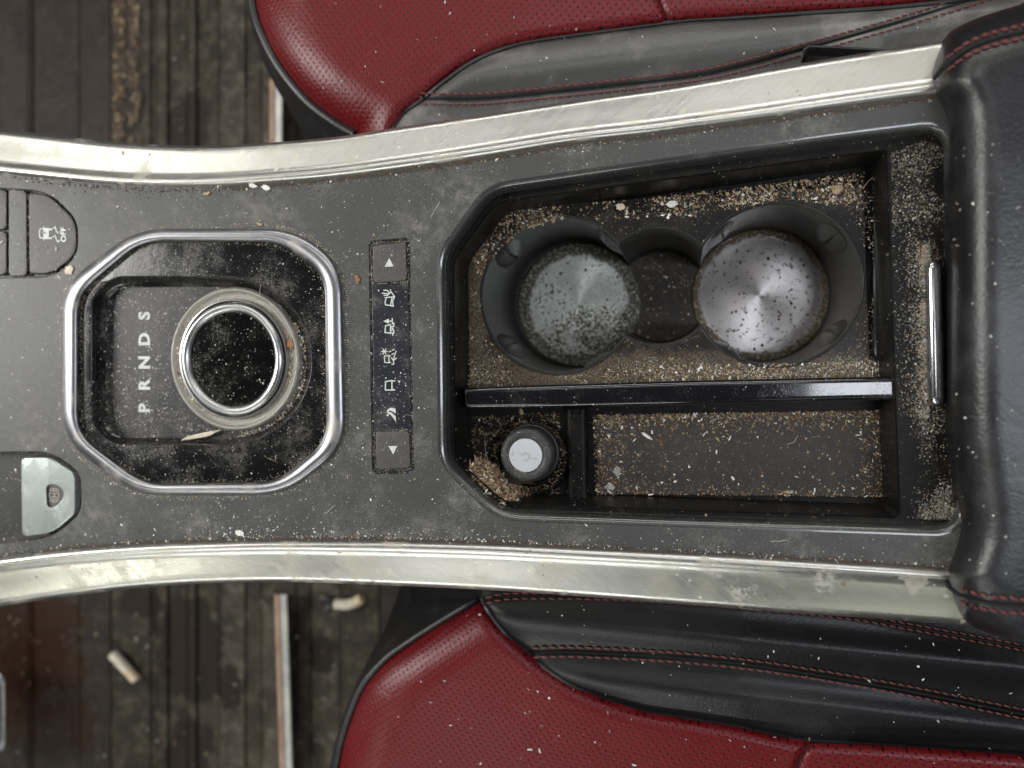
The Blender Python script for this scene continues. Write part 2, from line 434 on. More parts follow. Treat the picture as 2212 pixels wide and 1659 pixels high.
# leathers
def leather(name, base, rough, perf=False, dust=.12, wear=(.20, .19, .18)):
    n = NT(name)
    v = n.voro(620).outputs['Distance']; nz = n.noise(1200, 3)
    h = n.math('ADD', n.math('MULTIPLY', v, .6), n.math('MULTIPLY', nz, .5))
    a = n.noise(16, 6, .6); sp = n.specks(300, .018, .20)
    c = n.mix(n.math('MULTIPLY', n.step(a, .48, .72), dust), base, wear)
    c = n.mix(n.math('MULTIPLY', n.noise(120, 4), .35), c, tuple(x * .75 for x in base))
    cr = n.voro(75, n.map(scale=(.55, 1.25, 1)), 'DISTANCE_TO_EDGE').outputs['Distance']
    crz = n.math('MULTIPLY', n.step(cr, .0, .10, 1.0, 0.0), n.step(n.noise(22, 4), .50, .62))
    h = n.math('SUBTRACT', h, n.math('MULTIPLY', crz, .35))
    nb = n.bump(n.noise(30, 3, .5), .045, .006, n.bump(h, .30, .0005))
    if perf:
        pitch = .0048
        sep = n.t.nodes.new('ShaderNodeSeparateXYZ'); n.put(sep.inputs[0], n.map(rot=(0, 0, rad(8)), scale=(1 / pitch,) * 3))
        def cell(off):
            fx = n.math('SUBTRACT', n.math('FRACT', n.math('ADD', sep.outputs[0], off)), .5)
            fy = n.math('SUBTRACT', n.math('FRACT', n.math('ADD', n.math('MULTIPLY', sep.outputs[1], .95), off)), .5)
            return n.math('SQRT', n.math('ADD', n.math('MULTIPLY', fx, fx), n.math('MULTIPLY', fy, fy)))
        dd = n.math('MINIMUM', cell(.5), cell(0.0))
        hole = n.step(dd, .10, .145, 1.0, 0.0)
        dim = n.step(n.math('ADD', dd, n.math('MULTIPLY_ADD', n.noise(150, 2), .06, -.03)), .09, .20, 0.0, 1.0)
        c = n.mix(hole, c, (.012, .002, .003))
        nb = n.bump(dim, .35, .0006, nb)
    c = n.mix(n.math('MULTIPLY', sp, .7), c, (.55, .52, .48))
    n.set(Base_Color=c, Roughness=n.math('MULTIPLY_ADD', a, .2, rough - .1), Normal=nb, Specular_IOR_Level=.28 if perf else .5)
    return n.m
M['red'] = leather('red_perforated_leather', (.125, .0060, .0085), .34, True, .08, (.24, .05, .045))
M['dusty_sheen_leather'] = leather('dusty_sheen_black_leather', (.066, .065, .062), .40, False, .9, (.26, .255, .24))  # lighter black leather: roof-light sheen put into the colour with the dust
M['black_leather'] = leather('black_leather', (.008, .008, .009), .40, False, .35, (.045, .045, .044))
M['arm_leather'] = leather('armrest_leather', (.006, .006, .007), .38, False, .8, (.060, .062, .070))
M['arm_leather'].node_tree.nodes['Principled BSDF'].inputs['Specular IOR Level'].default_value = .62
M['black_leather'].node_tree.nodes['Principled BSDF'].inputs['Specular IOR Level'].default_value = .30
M['piping'] = leather('piping_leather', (.012, .012, .013), .45)
n = NT('red_thread'); n.set(Base_Color=n.mix(n.noise(900, 2), (.085, .016, .018), (.19, .055, .05)), Roughness=.7); M['thread'] = n.m
n = NT('seat_side_plastic'); n.set(Base_Color=n.mix(n.step(n.noise(60, 5), .5, .8), (.010, .010, .011), (.03, .03, .03)), Roughness=.5); n.set(Specular_IOR_Level=.3); M['seatside'] = n.m
n = NT('groove_black'); n.set(Base_Color=(.004, .004, .004), Roughness=.8); M['groove'] = n.m
n = NT('dark_red_plastic'); n.set(Base_Color=n.mix(n.step(n.noise(80, 6), .45, .8), (.018, .006, .007), (.07, .05, .05)), Roughness=.3); M['holder'] = n.m

# floor
STAINS = [((420, 1385), (92, 120), 'oil'), ((408, 1640), (62, 95), 'oil'), ((50, 1420), (150, 135), 'wet'), ((110, 1560), (70, 70), 'wet'), ((310, 1300), (60, 30), 'oil'), ((500, 1480), (30, 60), 'oil'), ((700, 1420), (40, 60), 'oil'), ((400, 270), (50, 60), 'oil'), ((170, 1560), (40, 60), 'wet')]
def floor_mat(name, c0, c1, c2, rough):
    n = NT(name)
    a = n.noise(13, 9, .7, vec=n.map(scale=(1, .5, 1)), dist=.8); b = n.noise(60, 8, .72); s_ = n.noise(1.0, 6, .65, vec=n.map(scale=(170, 8, 20)))
    c = n.mix(n.step(a, .40, .66), c0, c1)
    c = n.mix(n.math('MULTIPLY', n.step(b, .46, .66), .75), c, c2)
    c = n.mix(n.math('MULTIPLY', n.step(s_, .45, .7), .22), c, tuple(x * .5 for x in c0))
    c = n.mix(n.math('MULTIPLY', n.specks(110, .10, .26), .5), c, tuple(min(1, x * 2.2) for x in c2))
    rgh = n.math('MULTIPLY_ADD', b, .35, rough - .15)
    sep = n.t.nodes.new('ShaderNodeSeparateXYZ'); n.put(sep.inputs[0], n.co)
    wob = n.math('MULTIPLY_ADD', n.noise(15, 9, .72), 2.6, -1.3)
    for (u, v), (ru, rv), kd in STAINS:
        p = P(u, v, -.30); k = pxm(u, v, -.30)
        dx = n.math('MULTIPLY', n.math('SUBTRACT', sep.outputs[0], p.x), 1 / (ru * k)); dy = n.math('MULTIPLY', n.math('SUBTRACT', sep.outputs[1], p.y), 1 / (rv * k))
        d = n.math('ADD', n.math('SQRT', n.math('ADD', n.math('MULTIPLY', dx, dx), n.math('MULTIPLY', dy, dy))), wob)
        m = n.step(d, .75, 1.0, 1.0, 0.0)
        dk = (.010, .006, .004) if kd == 'oil' else (.020, .0095, .0055)
        c = n.mix(n.math('MULTIPLY', m, .95), c, n.mix(b, dk, tuple(x * 1.8 for x in dk)))
        if kd == 'wet': rgh = n.math('MULTIPLY', rgh, n.math('MULTIPLY_ADD', m, -.75, 1.0))
    n.set(Base_Color=c, Roughness=rgh, Normal=n.bump(n.math('ADD', b, s_), .7, .003), Specular_IOR_Level=.22)
    return n.m
M['floor_dark'] = floor_mat('floor_dark_rubber', (.018, .013, .011), (.030, .023, .018), (.042, .031, .024), .42)
M['floor_brown'] = floor_mat('floor_brown_boards', (.020, .0155, .011), (.044, .034, .0245), (.085, .069, .048), .55)
M['floor_grey'] = floor_mat('floor_grey_boards', (.025, .020, .0145), (.064, .053, .039), (.118, .100, .075), .55)
def simple(name, c0, c1, rough=.6, metal=0.0, scale=200):
    n = NT(name); n.set(Base_Color=n.mix(n.step(n.noise(scale, 4), .35, .65), c0, c1), Roughness=rough, Metallic=metal, Normal=n.bump(n.noise(scale * 4, 3), .2, .0005)); return n.m
M['bar'] = simple('bar_metal', (.34, .34, .33), (.46, .45, .42), .4, .5, 60)
M['bar_reflection'] = simple('bar_reflection', (.30, .17, .11), (.40, .28, .21), .6, 0, 50)  # orange reflection on the bar's side, put into the colour
M['paper'] = simple('paper', (.62, .58, .48), (.46, .42, .33), .8)
M['filter'] = simple('filter_paper', (.50, .38, .22), (.62, .54, .42), .8)
M['ash'] = simple('burnt_end', (.02, .018, .016), (.10, .09, .08), .9)
M['oring'] = simple('black_ring', (.006, .006, .006), (.02, .02, .02), .5)
M['pedal'] = simple('pedal_grey', (.16, .17, .18), (.26, .27, .28), .35, .6)
M['c_white'] = simple('crumb_white', (.62, .61, .57), (.78, .76, .72), .7, 0, 900)
M['c_tan'] = simple('crumb_tan', (.27, .20, .115), (.42, .33, .20), .8, 0, 900)
M['c_brown'] = simple('crumb_brown', (.10, .06, .03), (.19, .12, .065), .8, 0, 900)
M['c_dark'] = simple('crumb_dark', (.035, .026, .018), (.07, .05, .035), .8, 0, 900)
M['c_olive'] = simple('crumb_olive', (.17, .15, .075), (.27, .24, .13), .8, 0, 900)
M['c_grey'] = simple('crumb_grey', (.22, .21, .19), (.36, .35, .32), .8, 0, 900)
M['c_rust'] = simple('crumb_rust', (.20, .09, .04), (.32, .17, .09), .8, 0, 900)
M['cream'] = simple('cream_flake', (.58, .50, .38), (.70, .62, .5), .8, 0, 600)

# ------------------------------------------------------------------ floor far below
ZF = -0.30
floor = MB()
c4 = L3([(-260, -220), (2500, -220), (2500, 1900), (-260, 1900)], ZF - .006)
floor.add(c4, [(0, 1, 2, 3)])
FL = tag(floor.build('floor', M['floor_dark'], smooth=False), kind='structure')
edges_u = [(-240, 'floor_dark', 0), (62, 'floor_dark', .001), (70, 'floor_dark', -.001), (172, 'floor_dark', .001), (240, 'floor_brown', 0), (326, 'floor_brown', -.002), (338, 'floor_brown', .002),
           (362, 'floor_brown', -.001), (405, 'floor_brown', .001), (424, 'floor_brown', -.002), (474, 'floor_grey', .001), (530, 'floor_brown', -.001), (566, 'floor_grey', .001),
           (640, 'floor_brown', 0), (672, 'floor_grey', -.001), (735, 'floor_brown', .001), (820, 'floor_dark', 0), (960, 'floor_dark', .001)]
for i in range(len(edges_u) - 1):
    u0, mk, dz = edges_u[i]; u1 = edges_u[i + 1][0]
    mb = MB(); g = .35
    q = [(u0 + g, -200), (u1 - g, -200), (u1 - g, 600), (u1 - g, 1880), (u0 + g, 1880), (u0 + g, 600)]
    z1 = ZF + dz
    mb.loft([L3(q, ZF - .0055), L3(q, z1 - .0012), L3(offset(q, -1.6), z1)]); mb.fill(L3(offset(q, -1.6), z1))
    mb.build('floor_board', M[mk], FL, angle=25)
# metal bars under the seats
def bar(u0, v0, u1, v1, wpx, z, label):
    root = empty('metal_bar', P(u0, v0, z), label, 'metal bar')
    s = pxm(u0, v0, z) * wpx
    mb = MB(); q = [(u0 - wpx * .15, v0), (u0 + wpx / 2, v0), (u1 + wpx / 2, v1), (u1 - wpx * .15, v1)]
    slab(mb, q, ZF, z, .002, inset=4); mb.build('bar_top', M['bar'], root, angle=30)
    mb = MB(); q = [(u0 - wpx / 2, v0), (u0 - wpx * .17, v0), (u1 - wpx * .17, v1), (u1 - wpx / 2, v1)]
    slab(mb, q, ZF, z - .002, .002, inset=3); mb.build('reflection_side', M['bar_reflection'], root, angle=30)
    return root
bar(607, 1284, 622, 1760, 28, ZF + .022, 'grey metal bar with a painted orange reflection along one side on the floor left of the lower red seat')
bar(597, 170, 597, 330, 28, ZF + .022, 'short stub of orange-sided metal bar under the front of the upper red seat')
# cigarette ends
def cig(a, b, rpx, z, label, bend=0):
    A, B = P(*a, z), P(*b, z); r = pxm(*a, z) * rpx
    root = empty('cigarette_end', (A + B) / 2, label, 'cigarette end', 'cigarette ends on the floor')
    dirv = (B - A); side = Vector((-dirv.y, dirv.x, 0)) * bend
    pt = lambda t: A + dirv * t + side * (4 * t * (1 - t))
    tube(MB(), [pt(k / 6 * .62) for k in range(7)], [r * (1 + .06 * math.sin(k * 2.3)) for k in range(7)], 12).build('paper_tube', M['paper'], root)
    tube(MB(), [pt(.625 + k / 4 * .33) for k in range(5)], [r * .97, r * 1.02, r * .98, r * 1.0, r * .93], 12).build('filter', M['filter'], root)
    tube(MB(), [pt(-.03), pt(-.001)], [r * .8, r * .92], 10).build('burnt_tip', M['ash'], root)
    return root
cig((243, 1412), (297, 1471), 9, ZF + .008, 'pale crushed cigarette end lying alone on the boards beside the dark oval stain')
cig((724, 1304), (784, 1290), 10, ZF + .009, 'pale bent cigarette end on the floor just below the lower silver rail', -.12)
mb = MB(); c = P(704, 1301, ZF + .006); r0 = pxm(704, 1301, ZF) * 11
tube(mb, [c + Vector((math.cos(a) * r0, math.sin(a) * r0, 0)) for a in [2 * math.pi * k / 20 for k in range(21)]], r0 * .38, 8, False)
tag(mb.build('rubber_ring', M['oring']), 'small black rubber ring on the floor beside the bent cigarette end', 'ring')
pd = empty('floor_pedal', P(-20, 1540, ZF + .06), 'grey metal edge of a pedal cut off by the lower left border', 'pedal')
mb = MB(); q = resample(fillet([(-90, 1450), (12, 1452), (12, 1628), (-90, 1632)], 26), 40); slab(mb, q, ZF + .045, ZF + .06, .003, inset=7); mb.build('pedal_plate', M['pedal'], pd)
mb = MB(); q = resample(fillet([(-90, 1462), (1, 1464), (1, 1616), (-90, 1620)], 20), 40); slab(mb, q, ZF + .0598, ZF + .0615, .001, inset=3); mb.build('pedal_pad', M['oring'], pd)

# ------------------------------------------------------------------ seats
def pillow(name, outline, z0, rules, mat, parent, pitch=9, bulge=None, kind=None, skirt=None, lines=()):
    """upholstery panel: rules = [(i0, i1, drop, radius)] outline runs whose edge falls away"""
    segs = []
    for pts, dr, ra in rules:
        pts = crom(pts, max(12, len(pts) * 5))
        segs.append((pts, dr, ra))
    def zf(u, v):
        m = 0.0
        for pts, dr, ra in segs:
            best = 1e9
            for a, b in zip(pts, pts[1:]):
                dx, dy = b[0] - a[0], b[1] - a[1]; l2 = dx * dx + dy * dy or 1e-9
                t = max(0, min(1, ((u - a[0]) * dx + (v - a[1]) * dy) / l2))
                d = (u - a[0] - t * dx) ** 2 + (v - a[1] - t * dy) ** 2
                if d < best: best = d
            d = math.sqrt(best) / ra
            if d < 1: m += dr * (1 - math.sqrt(max(0, 1 - (1 - d) ** 2)))
        z = z0 - m
        if bulge: z += bulge(u, v)
        return z
    n = max(40, int(sum(math.hypot(b[0] - a[0], b[1] - a[1]) for a, b in zip(outline, outline[1:] + outline[:1])) / pitch))
    bd = resample(outline, n); inner = []
    inn = offset(bd, -pitch * .5)
    us = [p[0] for p in bd]; vs = [p[1] for p in bd]
    v = min(vs); row = 0
    while v < max(vs):
        u = min(us) + (row % 2) * pitch / 2
        while u < max(us):
            if inside(inn, u, v): inner.append((u, v))
            u += pitch
        v += pitch; row += 1
    for ln in lines:
        q = crom(ln, 400); q = resample(q, int(sum(math.hypot(b[0] - a[0], b[1] - a[1]) for a, b in zip(q, q[1:])) / 6), False)
        inner = [p for p in inner if min((p[0] - r_[0]) ** 2 + (p[1] - r_[1]) ** 2 for r_ in q) > 150]
        for a, b in zip(q, q[1:]):
            l = math.hypot(b[0] - a[0], b[1] - a[1]) or 1
            for d in (-9, -4.5, 0, 4.5, 9):
                p = (a[0] - (b[1] - a[1]) / l * d, a[1] + (b[0] - a[0]) / l * d)
                if inside(inn, *p): inner.append(p)
    mb = MB()
    allp = bd + inner
    r = delaunay_2d_cdt([Vector(p) for p in allp], [], [list(range(len(bd)))], 1, 1e-6)
    vs3 = [P(p.x, p.y, zf(p.x, p.y)) for p in r[0]]
    mb.add(vs3, [tuple(f) for f in r[2]])
    if skirt is not None:
        e = [P(u, v, zf(u, v)) for u, v in bd]
        mb.loft([e, [Vector((p.x, p.y, skirt)) for p in e]])
    o = mb.build(name, mat, parent, kind=kind, angle=60)
    return o, zf
def stitches(mb, path, zf, step, ln, rpx, lift=.0007, slant=.25):
    q = crom(path, 400); L = 0; last = None; out = 0.0
    q = resample(q, int(sum(math.hypot(b[0] - a[0], b[1] - a[1]) for a, b in zip(q, q[1:])) / step), False)
    for a, b in zip(q, q[1:]):
        t = Vector((b[0] - a[0], b[1] - a[1])) ; nrm = Vector((-t.y, t.x)).normalized() * slant * 4
        c = (a[0] + t.x * .5, a[1] + t.y * .5); h = t * (ln / 2)
        pts = []
        for k, (s_, z_) in enumerate(((-1, -.0002), (-.4, .0005), (.4, .0005), (1, -.0002))):
            u, v = c[0] + h.x * s_ + nrm.x * s_, c[1] + h.y * s_ + nrm.y * s_
            pts.append(P(u, v, zf(u, v) + lift + z_))
        r = pxm(c[0], c[1], -.05) * rpx
        tube(mb, pts, [r * .55, r, r, r * .55], 5)

# upper seat
red_edge_u = [(540, -40), (545, 0), (560, 60), (600, 140), (660, 215), (720, 262), (768, 290)]
seam_u = [(846, 282), (873, 243), (914, 214), (963, 174), (1025, 132), (1095, 103), (1164, 87), (1303, 68), (1481, 45), (1583, 39), (1722, 30), (1895, 19), (2069, 2), (2200, -14)]
SU = empty('car_seat', P(1250, 60, -.06), 'upper red and black leather seat, its front corner rounded over the bare floor', 'car seat', 'red leather seats either side of the console')
cross_u = [(1414, -40), (1424, 0), (1447, 46)]
o_l = red_edge_u + [(775, 330), (835, 320)] + seam_u[:9] + [cross_u[2], cross_u[1], cross_u[0], (1400, -60), (560, -60)]
o_l = [(538, -60)] + red_edge_u + [(780, 320), (838, 310)] + seam_u[:8] + [(1446, 49), (1424, 0), (1408, -60)]
_, zru = pillow('seat_centre_panel', o_l, -.050, [(red_edge_u, .030, 120), (seam_u, .007, 30), ([(1408, -60), (1424, 0), (1446, 49)], .004, 16)], M['red'], SU, 6)
o_r = [(1410, -60), (1426, 0), (1448, 48)] + seam_u[8:] + [(2210, -60)]
pillow('seat_rear_panel', o_r, -.050, [(seam_u, .007, 30), ([(1408, -60), (1424, 0), (1446, 49)], .004, 16)], M['red'], SU, 6)
groove_u = [(908, 213), (985, 214), (1060, 212), (1234, 195), (1481, 167), (1600, 143), (1722, 110), (1930, 52), (2130, -10), (2260, -50)]
o_b = seam_u + [(2300, -40), (2300, 120), (2040, 140), (1481, 215), (1060, 282), (840, 320), (838, 300)]
def bul_u(u, v):
    return .006 * math.exp(-((v - (150 - (u - 1150) * .12)) / 42) ** 2)
bo, zbu = pillow('seat_bolster', o_b, -.052, [(seam_u, .007, 34), (groove_u, .0035, 13)], M['dusty_sheen_leather'], SU, 6, bul_u, lines=[groove_u])
mb = MB()
up = [(u, v - 11) for u, v in groove_u]; dn = [(u, v + 11) for u, v in groove_u]
stitches(mb, up, zbu, 17, .74, 2.3); stitches(mb, dn, zbu, 17, .74, 2.3)
mb.build('stitching', M['thread'], SU, kind='stuff')
mb = MB(); tube(mb, [P(u, v, zbu(u, v) + .0007) for u, v in crom(groove_u, 220)], .0011, 6); mb.build('seam_groove', M['groove'], SU)  # dark line of the stitched groove, drawn as a black tube
tube(MB(), [P(u, v, zbu(u, v + 2) + .0006) for u, v in crom(seam_u, 200)], .0015, 6).build('piping', M['piping'], SU)
mb = MB(); tube(mb, [P(u, v, zru(u + 6, v - 4) - .001) for u, v in crom(red_edge_u, 60)], .0026, 8); mb.build('piping', M['piping'], SU)
outer_u = [(531, -60), (534, 0), (544, 62), (568, 132), (600, 195), (632, 248), (668, 315)]
mb = MB(); A = crom(red_edge_u, 40); B = crom(outer_u, 40)
A = [(538, -60)] + A + [(800, 318)]; B = [(533, -62)] + B + [(790, 350)]
la = [P(u, v, zru(u + 6, v - 4) - .002) for u, v in A]
lm = [P((a[0] * .4 + b[0] * .6), (a[1] * .4 + b[1] * .6), -.093) for a, b in zip(A, B)]
lb = [P(u, v, -.118) for u, v in B]; lc = [p + Vector((.02, 0, -.12)) for p in lb]
mb.loft([la, lm, lb, lc], False); mb.build('seat_front', M['seatside'], SU)

def unseen_seat_back(parent, y0, y1):
    # unseen backrest right of the picture, added to block rear light; rounded wedge
    mb = MB(); loops = []
    for z, x in ((-.07, .315), (.05, .325), (.20, .345), (.38, .375), (.46, .40), (.48, .44)):
        loops.append([Vector((x + b, y, z)) for y, b in ((y0, .10), (y0, .03), (y0 * .93 + y1 * .07, .006), (y0 * .8 + y1 * .2, 0), (y0 * .2 + y1 * .8, 0), (y0 * .07 + y1 * .93, .006), (y1, .03), (y1, .10))])
    mb.loft(loops); mb.add(loops[-1], [tuple(range(8))]); mb.build('unseen_seat_back', M['black_leather'], parent, angle=60)
unseen_seat_back(SU, .16, .62)

# lower seat
red_edge_l = [(716, 1720), (722, 1680), (729, 1640), (736, 1605), (752, 1552), (782, 1482), (828, 1427), (880, 1388), (939, 1350), (1000, 1313), (1040, 1290)]
seam_l = [(1040, 1290), (1057, 1323), (1095, 1371), (1133, 1406), (1175, 1441), (1234, 1479), (1303, 1510), (1390, 1538), (1481, 1553), (1583, 1569), (1687, 1592), (1756, 1602), (1895, 1609), (2050, 1619), (2280, 1636)]
SL = empty('car_seat', P(1300, 1580, -.06), 'lower red and black leather seat with white flecks, pointed front corner against the rail', 'car seat', 'red leather seats either side of the console')
cr_l = [(1747, 1605), (1728, 1640), (1700, 1720)]
o_l = red_edge_l + seam_l[1:12] + cr_l
_, zrl = pillow('seat_centre_panel', o_l, -.055, [(red_edge_l, .026, 120), (seam_l, .007, 34), (cr_l, .005, 20)], M['red'], SL, 6)
o_r = [(1750, 1606)] + seam_l[12:] + [(2290, 1720), (1703, 1720), (1731, 1640)]
pillow('seat_rear_panel', o_r, -.056, [(seam_l, .007, 30), (cr_l, .005, 20)], M['red'], SL, 6)
g1 = [(1048, 1299), (1095, 1289), (1234, 1288), (1373, 1292), (1560, 1305), (1826, 1330), (1965, 1354), (2212, 1400), (2300, 1420)]
g2 = [(1148, 1411), (1234, 1409), (1373, 1415), (1481, 1422), (1618, 1436), (1791, 1462), (1965, 1493), (2212, 1543), (2300, 1560)]
o_b = [(1043, 1262)] + seam_l + [(2300, 1390), (2090, 1330), (1481, 1285), (1234, 1262)]
def bul_l(u, v):
    return .009 * math.exp(-((v - (1350 + (u - 1250) * .10)) / 38) ** 2) + .005 * math.exp(-((v - (1470 + (u - 1300) * .12)) / 30) ** 2) - .010 * max(0, min(1, (u - 1600) / 600))
bo, zbl = pillow('seat_bolster', o_b, -.060, [(seam_l, .006, 34), (g2, .0035, 13), (g1, .003, 12)], M['black_leather'], SL, 6, bul_l, lines=[g1, g2])
mb = MB()
for g_, d_ in ((g2, 10), (g1, 6)):
    stitches(mb, [(u, v - d_) for u, v in g_], zbl, 19, .76, 2.4); stitches(mb, [(u, v + d_) for u, v in g_], zbl, 19, .76, 2.4)
mb.build('stitching', M['thread'], SL, kind='stuff')
for g_ in (g1, g2): tube(MB(), [P(u, v, zbl(u, v) + .0006) for u, v in crom(g_, 220)], .0010, 6).build('seam_groove', M['groove'], SL)  # dark lines of both grooves, drawn as black tubes
mb = MB(); tube(mb, [P(u, v, zrl(u + 8, v + 4) - .001) for u, v in crom(red_edge_l, 60)], .0020, 8)
mb.build('piping', M['piping'], SL)
tube(MB(), [P(u, v, zbl(u, v - 2) + .0006) for u, v in crom(seam_l, 200)], .0015, 6).build('piping', M['piping'], SL)
outer_l = [(700, 1720), (706, 1690), (714, 1650), (722, 1610), (740, 1550), (768, 1482), (800, 1415), (828, 1365), (846, 1320), (860, 1280), (868, 1240)]
mb = MB(); A = crom(red_edge_l + [(1043, 1262)], 50); B = crom(outer_l, 50)
la = [P(u, v, zrl(u + 8, v + 4) - .002) for u, v in A]
lm = [P((a[0] * .45 + b[0] * .55), (a[1] * .45 + b[1] * .55), -.100) for a, b in zip(A, B)]
lb = [P(u, v, -.135) for u, v in B]; lc = [p + Vector((.02, 0, -.12)) for p in lb]
mb.loft([la, lm, lb, lc], False); mb.build('seat_front', M['seatside'], SL)

unseen_seat_back(SL, -.62, -.165)

# thin dark plastic holder between upper seat and rail
HD = empty('plastic_holder', P(1830, 130, -.03), 'thin dark reddish plastic holder standing between the upper seat and the silver rail', 'holder')
mb = MB(); wl = [(1718, 172), (1733, 112), (1741, 101), (1756, 98), (1850, 102), (1950, 108)]
wl = crom(wl, 24); w2 = [(u + 3, v + 4) for u, v in wl]
mb.loft([L3(wl, -.045), L3(wl, -.020), L3(w2, -.020), [Vector((p.x, p.y, -.045)) for p in L3(w2, -.020)]], False); mb.build('holder_wall', M['oring'], HD)
mb = MB(); mb.fill(L3([(1728, 172), (1746, 112), (1760, 106), (1955, 113), (1960, 150)], -.032)); mb.build('holder_floor', M['holder'], HD)

# ------------------------------------------------------------------ the console
CC = empty('centre_console', (0, 0, -.10), 'dirty dark grey car centre console framed by two silver rails', 'car console')
rail_uo = [(-120, 262), (0, 279), (139, 295), (278, 310), (417, 317), (521, 315), (660, 305), (768, 294), (852, 280), (1060, 249), (1303, 212), (1481, 186), (1722, 142), (1930, 109), (2060, 88), (2140, 75)]
rail_ui = [(-120, 362), (0, 377), (104, 388), (208, 398), (312, 404), (451, 404), (590, 396), (713, 386), (887, 364), (1060, 338), (1234, 310), (1407, 291), (1481, 281), (1652, 259), (1861, 229), (2040, 205), (2140, 190)]
rail_li = [(-120, 1222), (0, 1204), (139, 1187), (278, 1176), (417, 1170), (590, 1166), (768, 1167), (887, 1169), (1060, 1174), (1234, 1182), (1481, 1194), (1687, 1206), (1930, 1221), (2060, 1230), (2160, 1236)]
rail_lo = [(-120, 1328), (0, 1309), (104, 1293), (208, 1279), (312, 1267), (451, 1258), (590, 1255), (713, 1257), (887, 1264), (1060, 1272), (1234, 1284), (1444, 1300), (1687, 1319), (1861, 1331), (2079, 1347), (2160, 1352)]
def at_u(line, u):
    for a, b in zip(line, line[1:]):
        if a[0] <= u <= b[0]: return a[1] + (b[1] - a[1]) * (u - a[0]) / (b[0] - a[0])
    return line[-1][1]
def sm(line): return crom(line, 90)
prof = [(.03, -.075), (.015, -.040), (0.0, -.0150), (.012, -.0118), (.04, -.0090), (.085, -.0068), (.14, -.0054), (.20, -.0047), (.32, -.0040), (.5, -.0031), (.66, -.0024), (.74, -.0017), (.80, -.0004), (.85, .0006), (.90, .0010), (.94, .0006), (.975, -.0006), (1.0, -.0024)]
for lo_, li_, rm_ in ((rail_uo, rail_ui, 'rail_u'), (rail_lo, rail_li, 'rail_l')):
    us = [-120 + 2260 * k / 110 for k in range(111)]
    so, si = sm(lo_), sm(li_)
    loops = []
    for t, z in prof:
        row = []
        for u in us:
            O, I = P(u, at_u(so, u), -.015), P(u, at_u(si, u), -.0024)
            p = O.lerp(I, t); row.append(Vector((p.x, p.y, z)))
        loops.append(row)
    MB().loft(loops, False).build('trim_rail', M[rm_], CC, angle=50)

# opening of the tray
OPEN = resample(fillet([(969, 555, 30), (1066, 420, 34), (1450, 364, 10), (1800, 314, 10), (2038, 284, 46), (2062, 1132, 40), (1500, 1113, 10), (1086, 1099, 40), (973, 992, 30)], 20, 7), 200)
lipO = offset(OPEN, 27)
# pockets, mode strip, gear plate
POCK1 = resample(fillet([(-140, 396, 5), (108, 412, 50), (170, 476, 26), (171, 549, 26), (120, 600, 40), (-140, 604, 5)], 20), 90)
POCK2 = resample(fillet([(-140, 978, 5), (112, 973, 40), (177, 1022, 24), (178, 1108, 24), (114, 1163, 40), (-140, 1190, 5)], 20), 90)
MODE = resample(fillet([(796, 520, 10), (886, 512, 10), (896, 1023, 12), (803, 1026, 12)], 10), 90)
BZO = [(296, 497), (632, 496), (736, 574), (744, 965), (613, 1066), (289, 1067), (138, 947), (138, 617)]
BZI = [(304, 523), (600, 522), (702, 594), (706, 953), (597, 1042), (311, 1044), (170, 938), (170, 638)]
bo_, bi_ = fillet(BZO, 62, 9), fillet(BZI, 46, 9)
bmid = [((a[0] + b[0]) / 2, (a[1] + b[1]) / 2) for a, b in zip(bo_, bi_)]
outl = [(u, at_u(sm(rail_ui), u) - 5) for u in range(-118, 2130, 40)] + [(u, at_u(sm(rail_li), u) + 5) for u in range(2120, -119, -40)]
mb = MB(); ZP = -.0012
mb.fill(L3(outl, ZP), [L3(p, ZP) for p in (lipO, POCK1, POCK2, MODE, bmid)])
for pk, dd in ((POCK1, .004), (POCK2, .012), (MODE, .0016)):
    mb.loft([L3(pk, ZP), L3(offset(pk, -1.4), ZP - .0005), drop(L3(offset(pk, -1.8), ZP - .0006), ZP - dd, 0)])
mb.build('console_panel', M['panel'], CC, angle=40)
mb = MB()
mb.loft([L3(offset(OPEN, o_), z_) for o_, z_ in ((27, ZP), (22, ZP - .0001), (17, ZP - .0005), (12, ZP - .0014), (8, ZP - .0030), (5, ZP - .0052), (2, ZP - .0082), (0, -.0105))])
mb.build('tray_lip', M['lip'], CC, angle=60)

LIPP = [(27, 0), (22, -.0001), (17, -.0005), (12, -.0014), (8, -.0030), (5, -.0052), (2, -.0082), (0, -.0093)]
def lipz(o):
    for (a, za), (b, zb) in zip(LIPP, LIPP[1:]):
        if b <= o <= a: return ZP + za + (zb - za) * (a - o) / (a - b)
    return ZP
dense = resample(OPEN, 2000)
loopsA = {o: offset(dense, o) for o in (3, 5, 7, 9, 11)}
mb = MB()
for i in range(2000):
    u, v = dense[i]
    if not (v > 1050 and 1225 < u < 1660): continue
    for k, (a, b) in enumerate(((3, 5), (5, 7), (7, 9), (9, 11))):
        if noise.noise((u * .035, k * .9, 2.0)) + noise.noise((u * .2, k * 1.5, 5.0)) * .4 > -.12 + k * .13:
            j = (i + 1) % 2000
            mb.add([P(*loopsA[a][i], lipz(a) + .00025), P(*loopsA[a][j], lipz(a) + .00025), P(*loopsA[b][j], lipz(b) + .00025), P(*loopsA[b][i], lipz(b) + .00025)], [(0, 1, 2, 3)])
mb.build('lip_scuff', M['groove'], CC, smooth=False, kind='stuff')

